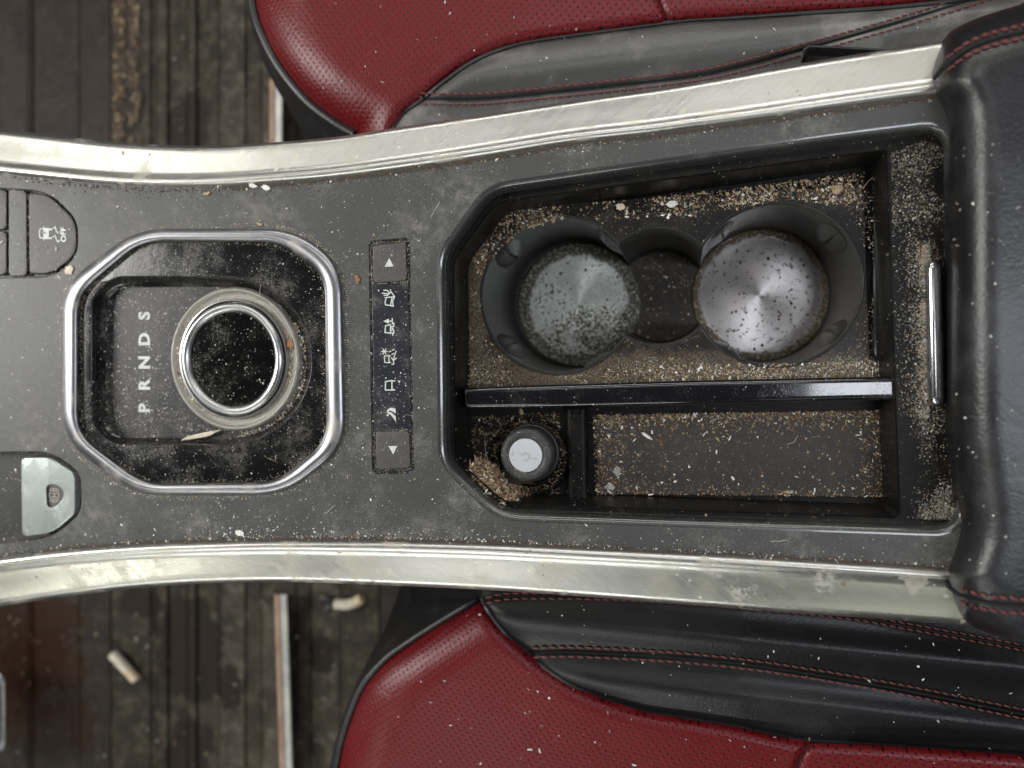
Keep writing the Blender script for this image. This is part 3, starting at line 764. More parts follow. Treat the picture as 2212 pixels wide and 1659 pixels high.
# storage tray
INS = resample(fillet([(979, 560, 26), (1072, 436, 26), (1450, 385, 8), (1915, 323, 6), (1944, 1119, 6), (1500, 1104, 8), (1092, 1089, 28), (982, 990, 26)], 16, 6), 160)
ZT = -.036
mb = MB()
mb.fill(L3(OPEN, -.0105), [L3(INS, -.0105)])
insA = L3(INS, -.0105)
TR = mb.build('storage_tray', M['tray'], CC, angle=40)
insB = drop(insA, ZT, .0015)
mb = MB(); mb.loft([L3(offset(INS, 1), -.0105), L3(offset(INS, -1.2), -.0098), L3(offset(INS, -3.0), -.0105), drop(L3(offset(INS, -3.4), -.0108), ZT, .0018)])
mb.build('tray_wall', M['wall'], TR, angle=40)
# cup circles
ZC = -.032; ZB = -.112
def circ(u, v, r): return (P(u, v, ZC), r * pxm(u, v, ZC))
CUPS = [circ(1204, 638, 167), circ(1421, 619, 127), circ(1674, 616, 184)]
def union(dr, z, ns=(60, 18, 60)):
    (c0, r0), (c1, r1), (c2, r2) = [(c, r + dr) for c, r in CUPS]
    def inter(a, ra, b, rb):
        d = Vector((b.x - a.x, b.y - a.y)); l = d.length; k = (ra * ra - rb * rb + l * l) / (2 * l); h = math.sqrt(max(0, ra * ra - k * k))
        m = Vector((a.x, a.y)) + d / l * k; q = Vector((-d.y, d.x)) / l * h
        return m + q, m - q                      # upper, lower
    u01, l01 = inter(c0, r0, c1, r1); u12, l12 = inter(c1, r1, c2, r2)
    out = []
    def arc(c, r, a, b, n):                      # counter-clockwise from a to b
        t0 = math.atan2(a.y - c.y, a.x - c.x); t1 = math.atan2(b.y - c.y, b.x - c.x)
        while t1 < t0: t1 += 2 * math.pi
        return [Vector((c.x + r * math.cos(t0 + (t1 - t0) * k / n), c.y + r * math.sin(t0 + (t1 - t0) * k / n), z)) for k in range(n)]
    out += arc(c0, r0, u01, l01, ns[0]); out += arc(c1, r1, l01, l12, ns[1]); out += arc(c2, r2, l12, u12, ns[2]); out += arc(c1, r1, u12, u01, ns[1])
    return out
hole = union(.0012, ZC)
mb = MB(); mb.fill(insB, [union(.004, ZT)]); mb.build('tray_floor', M['tray'], TR)
# cup holder insert
CH_POLY = resample(fillet([(1010, 505, 20), (1066, 446, 20), (1868, 398, 14), (1882, 835, 6), (1014, 850, 6)], 14), 110)
mb = MB()
chp = L3(offset(CH_POLY, -3), ZC)
mb.loft([drop(L3(CH_POLY, ZC), ZT - .001), L3(CH_POLY, ZC - .0008), chp]); mb.fill(chp, [hole])
CH = mb.build('cup_holder', M['plate'], CC, angle=40)
mb = MB()
mb.loft([union(.0012, ZC), union(.0006, ZC + .0004), union(0, ZC - .0002), union(-.0005, ZC - .002), union(-.0010, (ZC + ZB) / 2), union(-.0016, ZB + .004), union(-.003, ZB)])
mb.build('cup_wall', M['cup'], CH, angle=50)
mb = MB(); mb.fill(union(-.0028, ZB + .0001)); mb.build('cup_floor', M['cupfloor'], CH)
def disc(c, r, z, mat, nm, lab):
    mb = MB(); n = 72
    lathe(mb, (0, 0), [(r, -.0018), (r, -.0004), (r - .0006, 0), (r * .5, 0), (r * .25, 0), (.0004, 0)], n)
    o = mb.build(nm, mat, CH, angle=40); o.location = Vector((c.x, c.y, z)) - CC.location * 0 - Vector(CC.location)
    o.location = Vector((c.x, c.y, z)) - Vector((0, 0, CC.location.z)) - Vector(CH.location)
    o['label'] = lab; return o
disc(CUPS[0][0] + Vector((.002, -.001, 0)), CUPS[0][1] * .915, ZB + .0025, M['plate_corroded'], 'base_disc', 'corroded blotchy metal disc in the left cup')
disc(CUPS[2][0] + Vector((-.0002, 0, 0)), CUPS[2][1] * .955, ZB + .0025, M['plate_clean'], 'base_disc', 'shiny turned metal disc in the right cup')
def fin(ci, ang, wid=.010):
    c, r = CUPS[ci]; a = rad(ang)
    er, et = Vector((math.cos(a), math.sin(a), 0)), Vector((-math.sin(a), math.cos(a), 0)); B = Vector((c.x, c.y, 0))
    loops = []
    for z, k in ((ZC - .004, .02), (ZC - .008, .5), (ZC - .020, 1), (ZC - .036, .9), (ZC - .050, .02)):
        row = []
        for t in (-1, -.5, -.12, 0, .12, .5, 1):
            ww = wid * (.55 + .45 * k) * t
            dep = (.0040 if abs(t) > .05 else .0024) * k * (1 - t * t)
            p = B + er * (math.sqrt(max(0, (r - .0008) ** 2 - ww * ww)) - dep) + et * ww
            row.append(Vector((p.x, p.y, z)))
        loops.append(row)
    MB().loft(loops, False).build('grip_fin', M['cup'], CH, angle=30)
for ci, an in ((0, 140), (0, 50), (0, 222), (0, 300), (2, 132), (2, 40), (2, 322), (2, 236)): fin(ci, an)
# divider bars
def beam(nm, q, z, zb, mat, bev=.0014, inset=6):
    mb = MB(); top = L3(q, z); loops = [drop(top, zb), drop(top, z - bev)]
    for k in range(1, 8):
        a = rad(90 * k / 7); loops.append(drop(L3(offset(q, -inset * (1 - math.cos(a))), z), z - bev * (1 - math.sin(a))))
    loops.append(L3(offset(q, -inset - 3), z)); mb.loft(loops); mb.fill(L3(offset(q, -inset - 3), z))
    return mb.build(nm, mat, TR, angle=75)
beam('divider', [(1000, 838), (1200, 831), (1500, 822), (1800, 816), (1941, 813), (1943, 864), (1800, 867), (1500, 874), (1200, 881), (1003, 884)], -.0125, ZT, M['divider'], .0030, 11)
beam('cross_divider', resample(fillet([(1222, 878), (1266, 878), (1270, 1090), (1226, 1090)], 6), 60), -.027, ZT, M['tray'], .0030, 12)
mb = MB(); q = resample(fillet([(1284, 897, 10), (1936, 884, 6), (1938, 1076, 6), (1290, 1068, 10)], 8), 80)
slab(mb, q, ZT - .0002, ZT + .0012, .0008, inset=4); mb.build('tray_mat', M['mat'], TR)
mb = MB(); q = resample(fillet([(1886, 424, 8), (1920, 418, 8), (1926, 780, 8), (1884, 784, 8)], 8), 60); slab(mb, q, ZT - .0002, ZT + .0045, .001, inset=4); mb.build('filler_strip', M['divider'], TR)
# socket round the plug
mb = MB(); pc = P(1149, 988, ZT); k = pxm(1149, 988, ZT)
lathe(mb, pc, [(82 * k, ZT), (81 * k, ZT + .003), (77 * k, ZT + .0042), (70 * k, ZT + .0042), (66 * k, ZT + .002), (64 * k, ZT + .001)], 64); mb.build('socket_ring', M['tray'], TR)

# latch on the back ledge
mb = MB(); rows = []
for v, wdt, z in ((560, .25, -.0100), (562, .6, -.0072), (568, .85, -.0048), (580, 1, -.0035), (720, 1, -.0033), (858, 1, -.0035), (871, .85, -.0050), (877, .6, -.0072), (879, .25, -.0100)):
    uc = 2017 + (v - 560) * .022; row = []
    for a in (180, 160, 140, 115, 90, 65, 40, 20, 0):
        x = math.cos(rad(a)) * 21 * wdt; h = math.sin(rad(a))
        row.append(P(uc + x, v, -.0104 + (z + .0104) * h))
    rows.append(row)
mb.loft(rows, False); mb.build('latch_handle', M['chrome'], CC, angle=60)

# ------------------------------------------------------------------ gear selector
mb = MB()
def blend(t): return [(a[0] * (1 - t) + b[0] * t, a[1] * (1 - t) + b[1] * t) for a, b in zip(bo_, bi_)]
RX0 = resample(fillet([(196, 655, 20), (246, 600, 30), (440, 596, 10)], 20)[:18], 2, False)
def dshape(l, t, b, r, cx, cy, ch):
    p = [(cx, t)]
    n = 30; rr = (b - t) / 2
    for k in range(n + 1):
        a = -math.pi / 2 + math.pi * k / n
        p.append((cx + (r - cx) * math.cos(a), (t + b) / 2 + rr * math.sin(a)))
    p += [(cx, b)]
    c = fillet([(cx - 20, b, 5), (l + ch, b, 26), (l, b - ch, 26), (l, t + ch, 26), (l + ch, t, 26), (cx - 20, t, 5)], 10, 6)
    return p + c[7:-7]
R_out = dshape(196, 596, 962, 674, 492, 779, 46); R_in = dshape(229, 621, 946, 663, 498, 783, 30)
R_mid = [(a[0] * .35 + b[0] * .65, a[1] * .35 + b[1] * .65) for a, b in zip(R_out, R_in)]
ZG = -.0022; ZR = -.0115
mb.fill(L3(blend(1.0), ZG), [L3(R_out, ZG)])
mb.loft([L3(R_out, ZG), L3([(a[0] * .93 + b[0] * .07, a[1] * .93 + b[1] * .07) for a, b in zip(R_out, R_in)], ZG - .0003), L3([(a[0] * .8 + b[0] * .2, a[1] * .8 + b[1] * .2) for a, b in zip(R_out, R_in)], ZG - .0016), L3([(a[0] * .67 + b[0] * .33, a[1] * .67 + b[1] * .33) for a, b in zip(R_out, R_in)], ZG - .0040), L3([(a[0] * .52 + b[0] * .48, a[1] * .52 + b[1] * .48) for a, b in zip(R_out, R_in)], ZG - .0064), L3(R_mid, ZR + .0012), L3(R_in, ZR)])
GS = mb.build('gear_selector', M['gloss'], CC, angle=50)
mb = MB(); mb.fill(L3(R_in, ZR)); mb.build('selector_floor', M['recess'], GS)
mb = MB()
mb.loft([L3(blend(t), z) for t, z in ((-.10, ZP - .0004), (-.06, ZP + .0004), (0, ZP + .0015), (.10, ZP + .0024), (.25, ZP + .0030), (.42, ZP + .0033), (.60, ZP + .0032), (.76, ZP + .0027), (.88, ZP + .0019), (.96, ZP + .0008), (1.0, ZG + .0001), (1.04, ZG - .0004))])
mb.build('selector_bezel', M['bezel'], GS, angle=70)
kc = P(504, 776, -.0085); k = pxm(504, 776, -.0085)
def lat(nm, prof_, mat, cap=False, n=96):
    return lathe(MB(), kc, [(r * k, z) for r, z in prof_], n, cap).build(nm, mat, GS, angle=50)
lat('dial_collar', [(141, ZR), (140, -.0102), (138.5, -.0090), (136, -.0083), (133, -.0083), (131, -.0090), (129, -.0098), (124, -.0101), (117, -.0101)], M['collar'])
lat('dial_lip', [(117.5, -.0102), (117, -.0086), (115.5, -.0076), (113.5, -.0075), (112, -.0081), (111.6, -.0100)], M['ring'])
lat('dial_ring', [(111.6, -.0105), (109.6, -.0105), (109.4, -.0074), (107.5, -.0061), (104, -.0053), (100, -.0052), (96, -.0057), (93, -.0066), (91.3, -.0077), (90.8, -.0086)], M['ring'])
lat('dial_face', [(91.3, -.0080), (90, -.0080), (50, -.0080), (10, -.0080)], M['dial'], True)

def text_mesh(s, size, bold=0.0):
    cu_ = bpy.data.curves.new('lettering', 'FONT'); cu_.body = s; cu_.size = size; cu_.offset = bold
    cu_.align_x = 'CENTER'; cu_.align_y = 'CENTER'; cu_.extrude = .00006; cu_.resolution_u = 3
    o = bpy.data.objects.new('lettering', cu_); col.objects.link(o)
    me = bpy.data.meshes.new_from_object(o.evaluated_get(bpy.context.evaluated_depsgraph_get()))
    bpy.data.objects.remove(o); bpy.data.curves.remove(cu_)
    return me
def letter(nm, s, u, v, z, size, mat, parent, bold=0.0, rot=90):
    me = text_mesh(s, size, bold); me.materials.clear(); me.materials.append(mat)
    p = P(u, v, z); me.transform(Matrix.Translation(p) @ Matrix.Rotation(rad(rot), 4, 'Z'))
    o = bpy.data.objects.new(nm, me); col.objects.link(o); o.parent = parent
    off = Vector(); q = parent
    while q is not None: off += q.location; q = q.parent
    o.location = -off; return o
kl = pxm(312, 780, ZR)
for s, v in (('P', 882), ('R', 832), ('N', 783), ('D', 733), ('S', 682)):
    letter('letter', s, 313, v, ZR + .00012, 33 * kl, M['icon'], GS, .00042)

# ------------------------------------------------------------------ drive mode strip
mb = MB(); ZM = -.0022
inn = offset(MODE, -5); mb.fill(L3(offset(MODE, -1), ZP - .0016)); mb.loft([L3(inn, ZP - .0016), L3(offset(inn, -1), ZM + .0004), L3(offset(inn, -2), ZM + .0006)]); mb.fill(L3(offset(inn, -2), ZM + .0006))
DM = mb.build('drive_mode_panel', M['modeblack'], CC, angle=40)
ZMT = ZM + .0006
for q in ([(805, 530), (877, 523), (879, 606), (807, 611)], [(811, 932), (884, 931), (887, 1010), (814, 1014)]):
    g_ = resample(fillet(offset(q, 2.5), 7), 40)
    mb = MB(); mb.fill(L3(g_, ZMT + .00012)); mb.build('button_gap', M['groove'], DM)
    mb = MB(); q = resample(fillet(q, 7), 44); slab(mb, q, ZMT, ZMT + .0011, .0005, inset=2.2); mb.build('mode_button', M['button'], DM)
ZB_ = ZMT + .0011
def zA(pts): return [(768 + x * .16541, 493.7 + y * .16541) for x, y in pts]
def zB2(pts): return [(768 + x * .16541, 768 + y * .16541) for x, y in pts]
def icon(nm, strokes=(), fills=(), z=ZMT, mat=None, w_=2.4, parent=None):
    mb = MB()
    for i, s_ in enumerate(strokes): ribbon(mb, s_, w_, z + .0001 + i * 4e-6)
    for i, f_ in enumerate(fills): mb.fill(L3(f_, z + .00022 + i * 4e-6))
    return mb.build(nm, mat or M['icon'], parent or DM, smooth=False, merge=False)
icon('arrow_mark', fills=[zA([(440, 383), (497, 494), (380, 500)])], z=ZB_)
icon('arrow_mark', fills=[zB2([(430, 1182), (546, 1180), (492, 1292)])], z=ZB_)
ring_ = lambda p: p + [p[0]]
icon('sand_symbol', [zA([(370, 805), (415, 808), (436, 835)]), zA([(350, 845), (405, 850), (440, 850)]), zA([(375, 872), (415, 874), (436, 855)]), zA([(438, 845), (470, 835), (510, 890)]), zA([(455, 800), (465, 836)]),
     zA(ring_([(402, 900), (478, 893), (458, 1006), (392, 996), (386, 955)])), zA([(478, 893), (508, 892), (484, 950), (492, 1016), (460, 1006)])])
icon('mud_symbol', [zA([(430, 1208), (480, 1208)]), zA([(480, 1175), (480, 1242), (500, 1236), (500, 1278), (470, 1280)]), zA(ring_([(392, 1268), (455, 1254), (458, 1366), (384, 1358)])),
     zA([(462, 1300), (488, 1300), (488, 1322), (466, 1330)]), zA([(458, 1366), (486, 1366), (486, 1396)]), zA([(500, 1330), (500, 1365), (480, 1362)])], [zA([(360, 1210), (436, 1176), (436, 1242)])])
sn = [zA([(378, 1605), (378 + 38 * math.cos(rad(a)), 1605 + 38 * math.sin(rad(a)))]) for a in range(0, 360, 60)]
icon('snow_symbol', sn + [zA(ring_([(376, 1668), (436, 1656), (436, 1752), (382, 1748)])), zA([(436, 1664), (455, 1664)]), zA([(436, 1748), (458, 1748)]), zA([(530, 1600), (512, 1650), (495, 1720), (500, 1770), (475, 1775)]), zA([(470, 1690), (495, 1722), (535, 1692)]),
     zA([(442, 1605), (462, 1600)]), zA([(482, 1588), (505, 1578)]), zA([(475, 1642), (498, 1634)])], w_=2.1)
icon('car_symbol', [zB2(ring_([(392, 340), (475, 326), (475, 452), (390, 448)])), zB2([(475, 332), (510, 333)]), zB2([(475, 450), (510, 450)])], w_=2.6)
icon('road_symbol', fills=[zB2([(405, 742), (425, 700), (460, 680), (522, 692), (525, 758), (478, 725), (440, 716), (420, 752)]), zB2([(395, 770), (418, 800), (440, 762), (470, 785), (528, 866), (524, 792), (470, 745), (432, 733), (414, 776)])])

# ------------------------------------------------------------------ stability switch bank and parking brake
mb = MB(); ZK = ZP - .004
mb.fill(L3(offset(POCK1, -1), ZK)); SB = mb.build('switch_bank', M['cavity'], CC)
def zC(pts): return [(x * .1654, 384 + y * .1654) for x, y in pts]
q = resample(fillet([(62, 416, 7), (104, 420, 40), (165, 478, 22), (166, 548, 22), (112, 592, 36), (64, 591, 6)], 10), 70)
mb = MB(); slab(mb, q, ZK, ZP - .0006, .0008, inset=3.5); B1 = mb.build('stability_button', M['button'], SB)
q = resample(fillet([(19, 408, 4), (57, 412, 4), (58, 595, 4), (19, 597, 4)], 4), 40); mb = MB(); slab(mb, q, ZK, ZP - .0010, .0004, inset=2); mb.build('switch_spacer', M['panel'], SB)
for a, b in ((409, 496), (499, 594)):
    q = resample(fillet([(-130, a, 4), (15, a, 10), (15, b, 10), (-130, b, 4)], 8), 50); mb = MB(); slab(mb, q, ZK, ZP - .0006, .0008, inset=3); mb.build('rocker_button', M['button'], SB)
zt = ZP - .0006
icon('stability_symbol', [zC(ring_([(518, 690), (530, 668), (572, 662), (572, 790), (530, 786), (518, 768)])), zC([(576, 642), (576, 660)]), zC([(576, 795), (576, 810)]),
     zC([(695, 662), (722, 640), (738, 700), (758, 722), (784, 704)]), zC([(695, 772), (722, 750), (738, 812), (758, 836), (782, 815)])],
     [zC([(572, 656), (640, 656), (640, 800), (572, 800)]), zC([(640, 660), (680, 662), (680, 686), (640, 690)]), zC([(640, 774), (680, 774), (680, 800), (640, 800)])], z=zt, w_=2.6, parent=SB)
letter('off_lettering', 'OFF', 137.5, 507, zt + .0001, 15.5 * pxm(137, 507), M['white'], SB, .0001)
# parking brake tab
mb = MB(); ZQ = ZP - .012
mb.fill(L3(offset(POCK2, -1), ZQ)); BK = mb.build('brake_switch', M['cavity'], CC)
def zD(pts): return [(x * .1654, 932.6 + y * .1654) for x, y in pts]
tab = resample(fillet(zD([(272, 338), (650, 332), (950, 525), (985, 600), (988, 1040), (940, 1108), (720, 1290), (600, 1330), (290, 1372)]), 12), 110)
dsh = resample(fillet(zD([(597, 684), (745, 678), (840, 770), (838, 870), (735, 990), (612, 996)]), 14), 60)
mb = MB(); zt = ZP + .0010
mb.loft([drop(L3(tab, zt - .001), ZQ), L3(tab, zt - .0011), L3(offset(tab, -1), zt - .0004), L3(offset(tab, -3), zt)])
mb.fill(L3(offset(tab, -3), zt), [L3(dsh, zt)])
mb.loft([L3(dsh, zt), L3(offset(dsh, -.8), zt - .0002), L3(offset(dsh, -1.6), zt - .0012)])
mb.build('brake_tab', M['tabsilver'], BK, angle=40)
mb = MB(); mb.fill(L3(offset(dsh, -1.2), zt - .0012)); mb.build('tab_window', M['button'], BK)
cc_ = (708, 830)
cir = lambda r, a0, a1: zD([(cc_[0] + r * math.cos(rad(a)), cc_[1] + r * math.sin(rad(a))) for a in range(a0, a1 + 1, 20)])
icon('brake_symbol', [cir(62, 0, 360), cir(88, 50, 130), cir(88, 230, 310), zD([(690, 808), (740, 808)]), zD([(680, 852), (735, 852)]), zD([(712, 808), (708, 852)])], z=zt - .0012, mat=M['relief'], w_=2.0, parent=BK)

# ------------------------------------------------------------------ armrest
AR = empty('armrest', P(2150, 700, .0), 'black leather armrest lid with red double stitching at the right end of the console', 'armrest')
aedge = [(2260, -22), (2212, 6), (2150, 26), (2104, 42), (2052, 69), (2034, 101), (2019, 139), (2014, 178), (2026, 214), (2043, 250), (2048, 312), (2050, 500), (2050, 700), (2053, 911), (2066, 1050), (2073, 1110), (2073, 1152), (2062, 1190), (2049, 1232), (2047, 1252), (2056, 1280), (2069, 1309), (2084, 1340), (2121, 1362), (2212, 1395), (2270, 1412)]
ao = crom(aedge, 110) + [(2420, 1440), (2420, -60)]
s_top = [(2020, 168), (2044, 140), (2085, 108), (2140, 85), (2212, 68), (2290, 58)]
s_bot = [(2047, 1264), (2072, 1284), (2110, 1298), (2160, 1306), (2212, 1311), (2290, 1318)]
_, zar = pillow('armrest_cover', ao, .030, [(aedge, .034, 115), (s_top, .0022, 12), (s_bot, .0022, 12)], M['arm_leather'], AR, 7, None, None, -.02, [s_top, s_bot])
mb = MB()
for s_, d_ in ((s_top, 13), (s_bot, 15)):
    q = [(u, v - d_) for u, v in s_]; q2 = [(u + (2 if s_ is s_top else 0), v + d_) for u, v in s_]
    stitches(mb, q[1:], zar, 20, .8, 3.4, .0004, .5); stitches(mb, q2[1:], zar, 20, .8, 3.4, .0004, .5)
mb.build('stitching', M['thread'], AR, kind='stuff')
for s_ in (s_top, s_bot): tube(MB(), [P(u, v, zar(u, v) + .0010) for u, v in crom(s_, 90)], .0012, 6).build('seam_groove', M['groove'], AR)  # dark groove between the stitch rows, drawn as a black tube

# ------------------------------------------------------------------ power socket plug
PL = empty('socket_plug', P(1146, 987, ZT), 'round black rubber socket plug with a silver disc, in the lower left tray corner', 'plug')
c = P(1137, 984, -.016); k = pxm(1137, 984, -.016)
mb = MB(); lathe(mb, c, [(63 * k, ZT + .001), (62 * k, ZT + .009), (60 * k, ZT + .0092), (59 * k, -.0200), (57 * k, -.0176), (52 * k, -.0162), (46 * k, -.0158), (40 * k, -.0160), (37 * k, -.0168), (35.5 * k, -.0170)], 72); mb.build('plug_body', M['rubber'], PL, angle=50)
dc = P(1131, 984, -.0165)
dc = Vector((c.x - .0005, c.y, 0))
mb = MB(); lathe(mb, dc, [(36 * k, -.0171), (35.6 * k, -.0164), (34.5 * k, -.0162), (10 * k, -.0162)], 60); mb.build('plug_disc', M['plugcap'], PL, angle=50)
def zE(pts): return [(987.5 + x * .1736, 850.3 + y * .1736) for x, y in pts]
icon('plug_symbol', [zE([(850 + 42 * math.cos(rad(a)), 785 + 46 * math.sin(rad(a))) for a in range(-120, 131, 20)]), zE([(918, 802), (985, 815)])], [], z=-.0162, mat=M['grey_print'], w_=2.6, parent=PL)
icon('plug_print', [zE([(690, 720), (690, 765), (665, 765)]), zE([(770, 745), (830, 770)]), zE([(690, 820), (712, 822)])], [], z=-.0162, mat=M['grey_print'], w_=2.0, parent=PL)

# ------------------------------------------------------------------ dirt
MATS = ['c_white', 'c_tan', 'c_brown', 'c_dark', 'c_olive', 'c_grey', 'c_rust', 'cream']
def chip(mb, p, r, asp, mi, flat=.45, nrm=None):
    n = random.choice((4, 5, 5, 6)); a0 = random.random() * 6.28; rot = random.random() * 6.28
    vs = []; tl = Vector((random.uniform(-.3, .3), random.uniform(-.3, .3)))
    for i in range(n):
        a = a0 + 6.283 * i / n + random.uniform(-.35, .35); rr = r * random.uniform(.65, 1.15)
        x, y = rr * math.cos(a) * asp, rr * math.sin(a) / math.sqrt(asp)
        X, Y = x * math.cos(rot) - y * math.sin(rot), x * math.sin(rot) + y * math.cos(rot)
        vs.append((p.x + X, p.y + Y, p.z + r * flat * .15 + (X * tl.x + Y * tl.y)))
    vs.append((p.x + random.uniform(-.3, .3) * r, p.y + random.uniform(-.3, .3) * r, p.z + r * flat * random.uniform(.6, 1.3)))
    mb.add(vs, [(i, (i + 1) % n, n) for i in range(n)], mi)
def scatter(mb, poly, n, z, smin, smax, mix, splint=.15, clump=0.0, cs=.02, wt=None, flat=.45):
    us = [p[0] for p in poly]; vs = [p[1] for p in poly]; k = 0; tries = 0
    names = list(mix); wts = [mix[m] for m in names]
    while k < n and tries < n * 40:
        tries += 1
        u, v = random.uniform(min(us), max(us)), random.uniform(min(vs), max(vs))
        if not inside(poly, u, v): continue
        if wt and random.random() > wt(u, v): continue
        if clump and noise.noise((u * cs, v * cs, 3.3)) + random.uniform(-.35, .35) < clump - .35: continue
        zz = z(u, v) if callable(z) else z
        s = smin + (smax - smin) * random.random() ** 2.6
        p = P(u, v, zz); r = s * pxm(u, v, zz)
        chip(mb, p, r, random.uniform(1.6, 3.0) if random.random() < splint else random.uniform(.9, 1.4), MATS.index(random.choices(names, wts)[0]), flat)
        k += 1
def band(line, d0, d1, closed=False):
    a = offset(line, d0); b = offset(line, d1); return a, b
def path_scatter(mb, path, n, z, d0, d1, smin, smax, mix, wt=None, splint=.15, power=1.0):
    """crumbs along a picture line, at d0..d1 px to its side (downward on the picture for positive)"""
    q = resample(path, 400, False); names = list(mix); wts = [mix[m] for m in names]; k = 0; tries = 0
    while k < n and tries < n * 20:
        tries += 1
        i = random.randrange(1, 399); a, b = q[i - 1], q[i + 1]
        if wt and random.random() > wt(q[i][0], q[i][1]): continue
        dx, dy = b[0] - a[0], b[1] - a[1]; l = math.hypot(dx, dy) or 1
        d = d0 + (d1 - d0) * random.random() ** power
        u, v = q[i][0] - dy / l * d + random.uniform(-3, 3), q[i][1] + dx / l * d
        zz = z(u, v) if callable(z) else z
        s = smin + (smax - smin) * random.random() ** 2.6
        chip(mb, P(u, v, zz), s * pxm(u, v, zz), random.uniform(1.6, 2.8) if random.random() < splint else random.uniform(.9, 1.4), MATS.index(random.choices(names, wts)[0]))
        k += 1
ALLM = [M[m] for m in MATS]
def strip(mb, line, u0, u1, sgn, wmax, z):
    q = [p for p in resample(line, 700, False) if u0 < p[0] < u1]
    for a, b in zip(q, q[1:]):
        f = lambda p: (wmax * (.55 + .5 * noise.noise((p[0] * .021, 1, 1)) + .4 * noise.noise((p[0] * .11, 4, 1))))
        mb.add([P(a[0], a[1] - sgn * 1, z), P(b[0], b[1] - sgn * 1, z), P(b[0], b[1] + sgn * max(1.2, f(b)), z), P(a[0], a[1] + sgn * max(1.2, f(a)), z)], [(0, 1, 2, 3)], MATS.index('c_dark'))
def stuff(mb, name, label, cat):
    return tag(mb.build(name, ALLM, None, smooth=False, merge=False), label, cat, kind='stuff')

grime = dict(c_dark=12, c_brown=2, c_grey=1.2, c_white=.4, c_tan=.3)
mb = MB()
ui_d, li_d = sm(rail_ui), sm(rail_li)
path_scatter(mb, ui_d, 3200, ZP, 0, 10, 1.0, 3.0, grime, wt=lambda u, v: .25 if u < 500 else (1 if u > 800 else .6), power=1.5)
path_scatter(mb, ui_d, 900, ZP, 2, 26, .8, 2.2, grime, wt=lambda u, v: 1 if 300 < u < 1500 else .25, power=1.8)
strip(mb, ui_d, 480, 2030, 1, 9, ZP + .0002)
stuff(mb, 'grime', 'line of dark crumbs packed along the inner edge of the upper silver rail', 'grime')
mb = MB()
path_scatter(mb, li_d, 2600, ZP, 0, -8, 1.0, 3.0, dict(c_dark=10, c_brown=2, c_grey=2.4, c_white=1.2, c_tan=1), wt=lambda u, v: .3 if u < 400 else 1, power=1.5)
path_scatter(mb, li_d, 700, ZP, -2, -30, .8, 2.6, dict(c_dark=3, c_grey=2, c_white=2, c_tan=1), wt=lambda u, v: 1 if 420 < u < 1100 else .2, power=1.8)
strip(mb, li_d, 100, 2040, -1, 7, ZP + .0002)
stuff(mb, 'grime', 'line of dark and pale crumbs along the inner edge of the lower silver rail', 'grime')

mb = MB()
panel_px = [(0, 385), (300, 410), (600, 402), (1000, 350), (1400, 296), (2000, 216), (2040, 300), (1450, 345), (1060, 400), (950, 540), (955, 1000), (1070, 1115), (2030, 1150), (2040, 1222), (1200, 1176), (600, 1160), (300, 1170), (0, 1198)]
bo_in = fillet(BZI, 40, 4)
def wt_panel(u, v):
    if inside(bo_, u, v) or inside(MODE, u, v): return 0
    w_ = .32
    w_ += .8 * math.exp(-(((u - 560) / 170) ** 2 + ((v - 1115) / 45) ** 2)) + .7 * math.exp(-(((u - 770) / 45) ** 2 + ((v - 760) / 220) ** 2)) + .3 * (u < 140) + .35 * math.exp(-(((u - 760) / 60) ** 2 + ((v - 1010) / 70) ** 2))
    return w_ * (.35 if u > 1100 else 1)
scatter(mb, panel_px, 2600, ZP, .5, 1.5, dict(c_white=1.8, c_grey=7, c_tan=1.2), .1, .25, .012, wt_panel, .3)
scatter(mb, panel_px, 110, ZP, 1.4, 3.2, dict(c_white=4, c_grey=2, c_tan=1), .2, 0, .01, wt_panel, .3)
stuff(mb, 'dust', 'pale dust specks scattered over the dark grey console panel', 'dust')

mb = MB()
scatter(mb, R_in, 650, ZR, .8, 2.0, dict(c_white=3, c_grey=5, c_tan=1), .1, .2, .02, lambda u, v: 0 if math.hypot(u - 504, v - 776) < 140 else 1, .3)
arcp = R_in[1:31]
path_scatter(mb, arcp, 620, ZR + .0003, 1, 22, 1.0, 3.2, dict(c_tan=4, c_white=3, c_grey=3, cream=2, c_rust=.6), power=1.3)
stuff(mb, 'crumbs', 'pale crumbs lying in the sunken floor round the gear dial', 'crumbs')
mb = MB()
ring_p = [(504 + 124 * math.cos(a), 776 + 124 * math.sin(a)) for a in [6.2832 * i / 90 for i in range(91)]]
path_scatter(mb, ring_p, 2200, -.0099, -7, 7, .7, 2.2, dict(c_olive=3, c_grey=5, c_tan=4, cream=1.5, c_rust=.3, c_white=1))
path_scatter(mb, ring_p, 26, -.0097, -4, 4, 2.5, 4.5, dict(c_rust=3, c_brown=2, cream=3))
stuff(mb, 'dial_dust', 'olive dust and crumbs packed in the groove round the gear dial', 'dust')
mb = MB()
bz_path = bo_ + [bo_[0]]
path_scatter(mb, bz_path, 1500, ZP, -5, -14, .6, 1.9, dict(c_tan=3, c_grey=5, c_olive=2, c_white=1), wt=lambda u, v: 1 if (u > 600 or v > 900 or u < 160) else .5, power=1.6)
bz_in = bi_ + [bi_[0]]
path_scatter(mb, bz_in, 800, ZG + .0002, 2, 8, .6, 1.8, dict(c_tan=3, c_grey=4, c_olive=3, c_dark=2), power=1.4)
md = MODE + [MODE[0]]
path_scatter(mb, md, 900, ZP - .0011, -3, 5, .8, 2.0, dict(c_tan=3, c_grey=4, c_olive=3, c_dark=2, c_white=1))
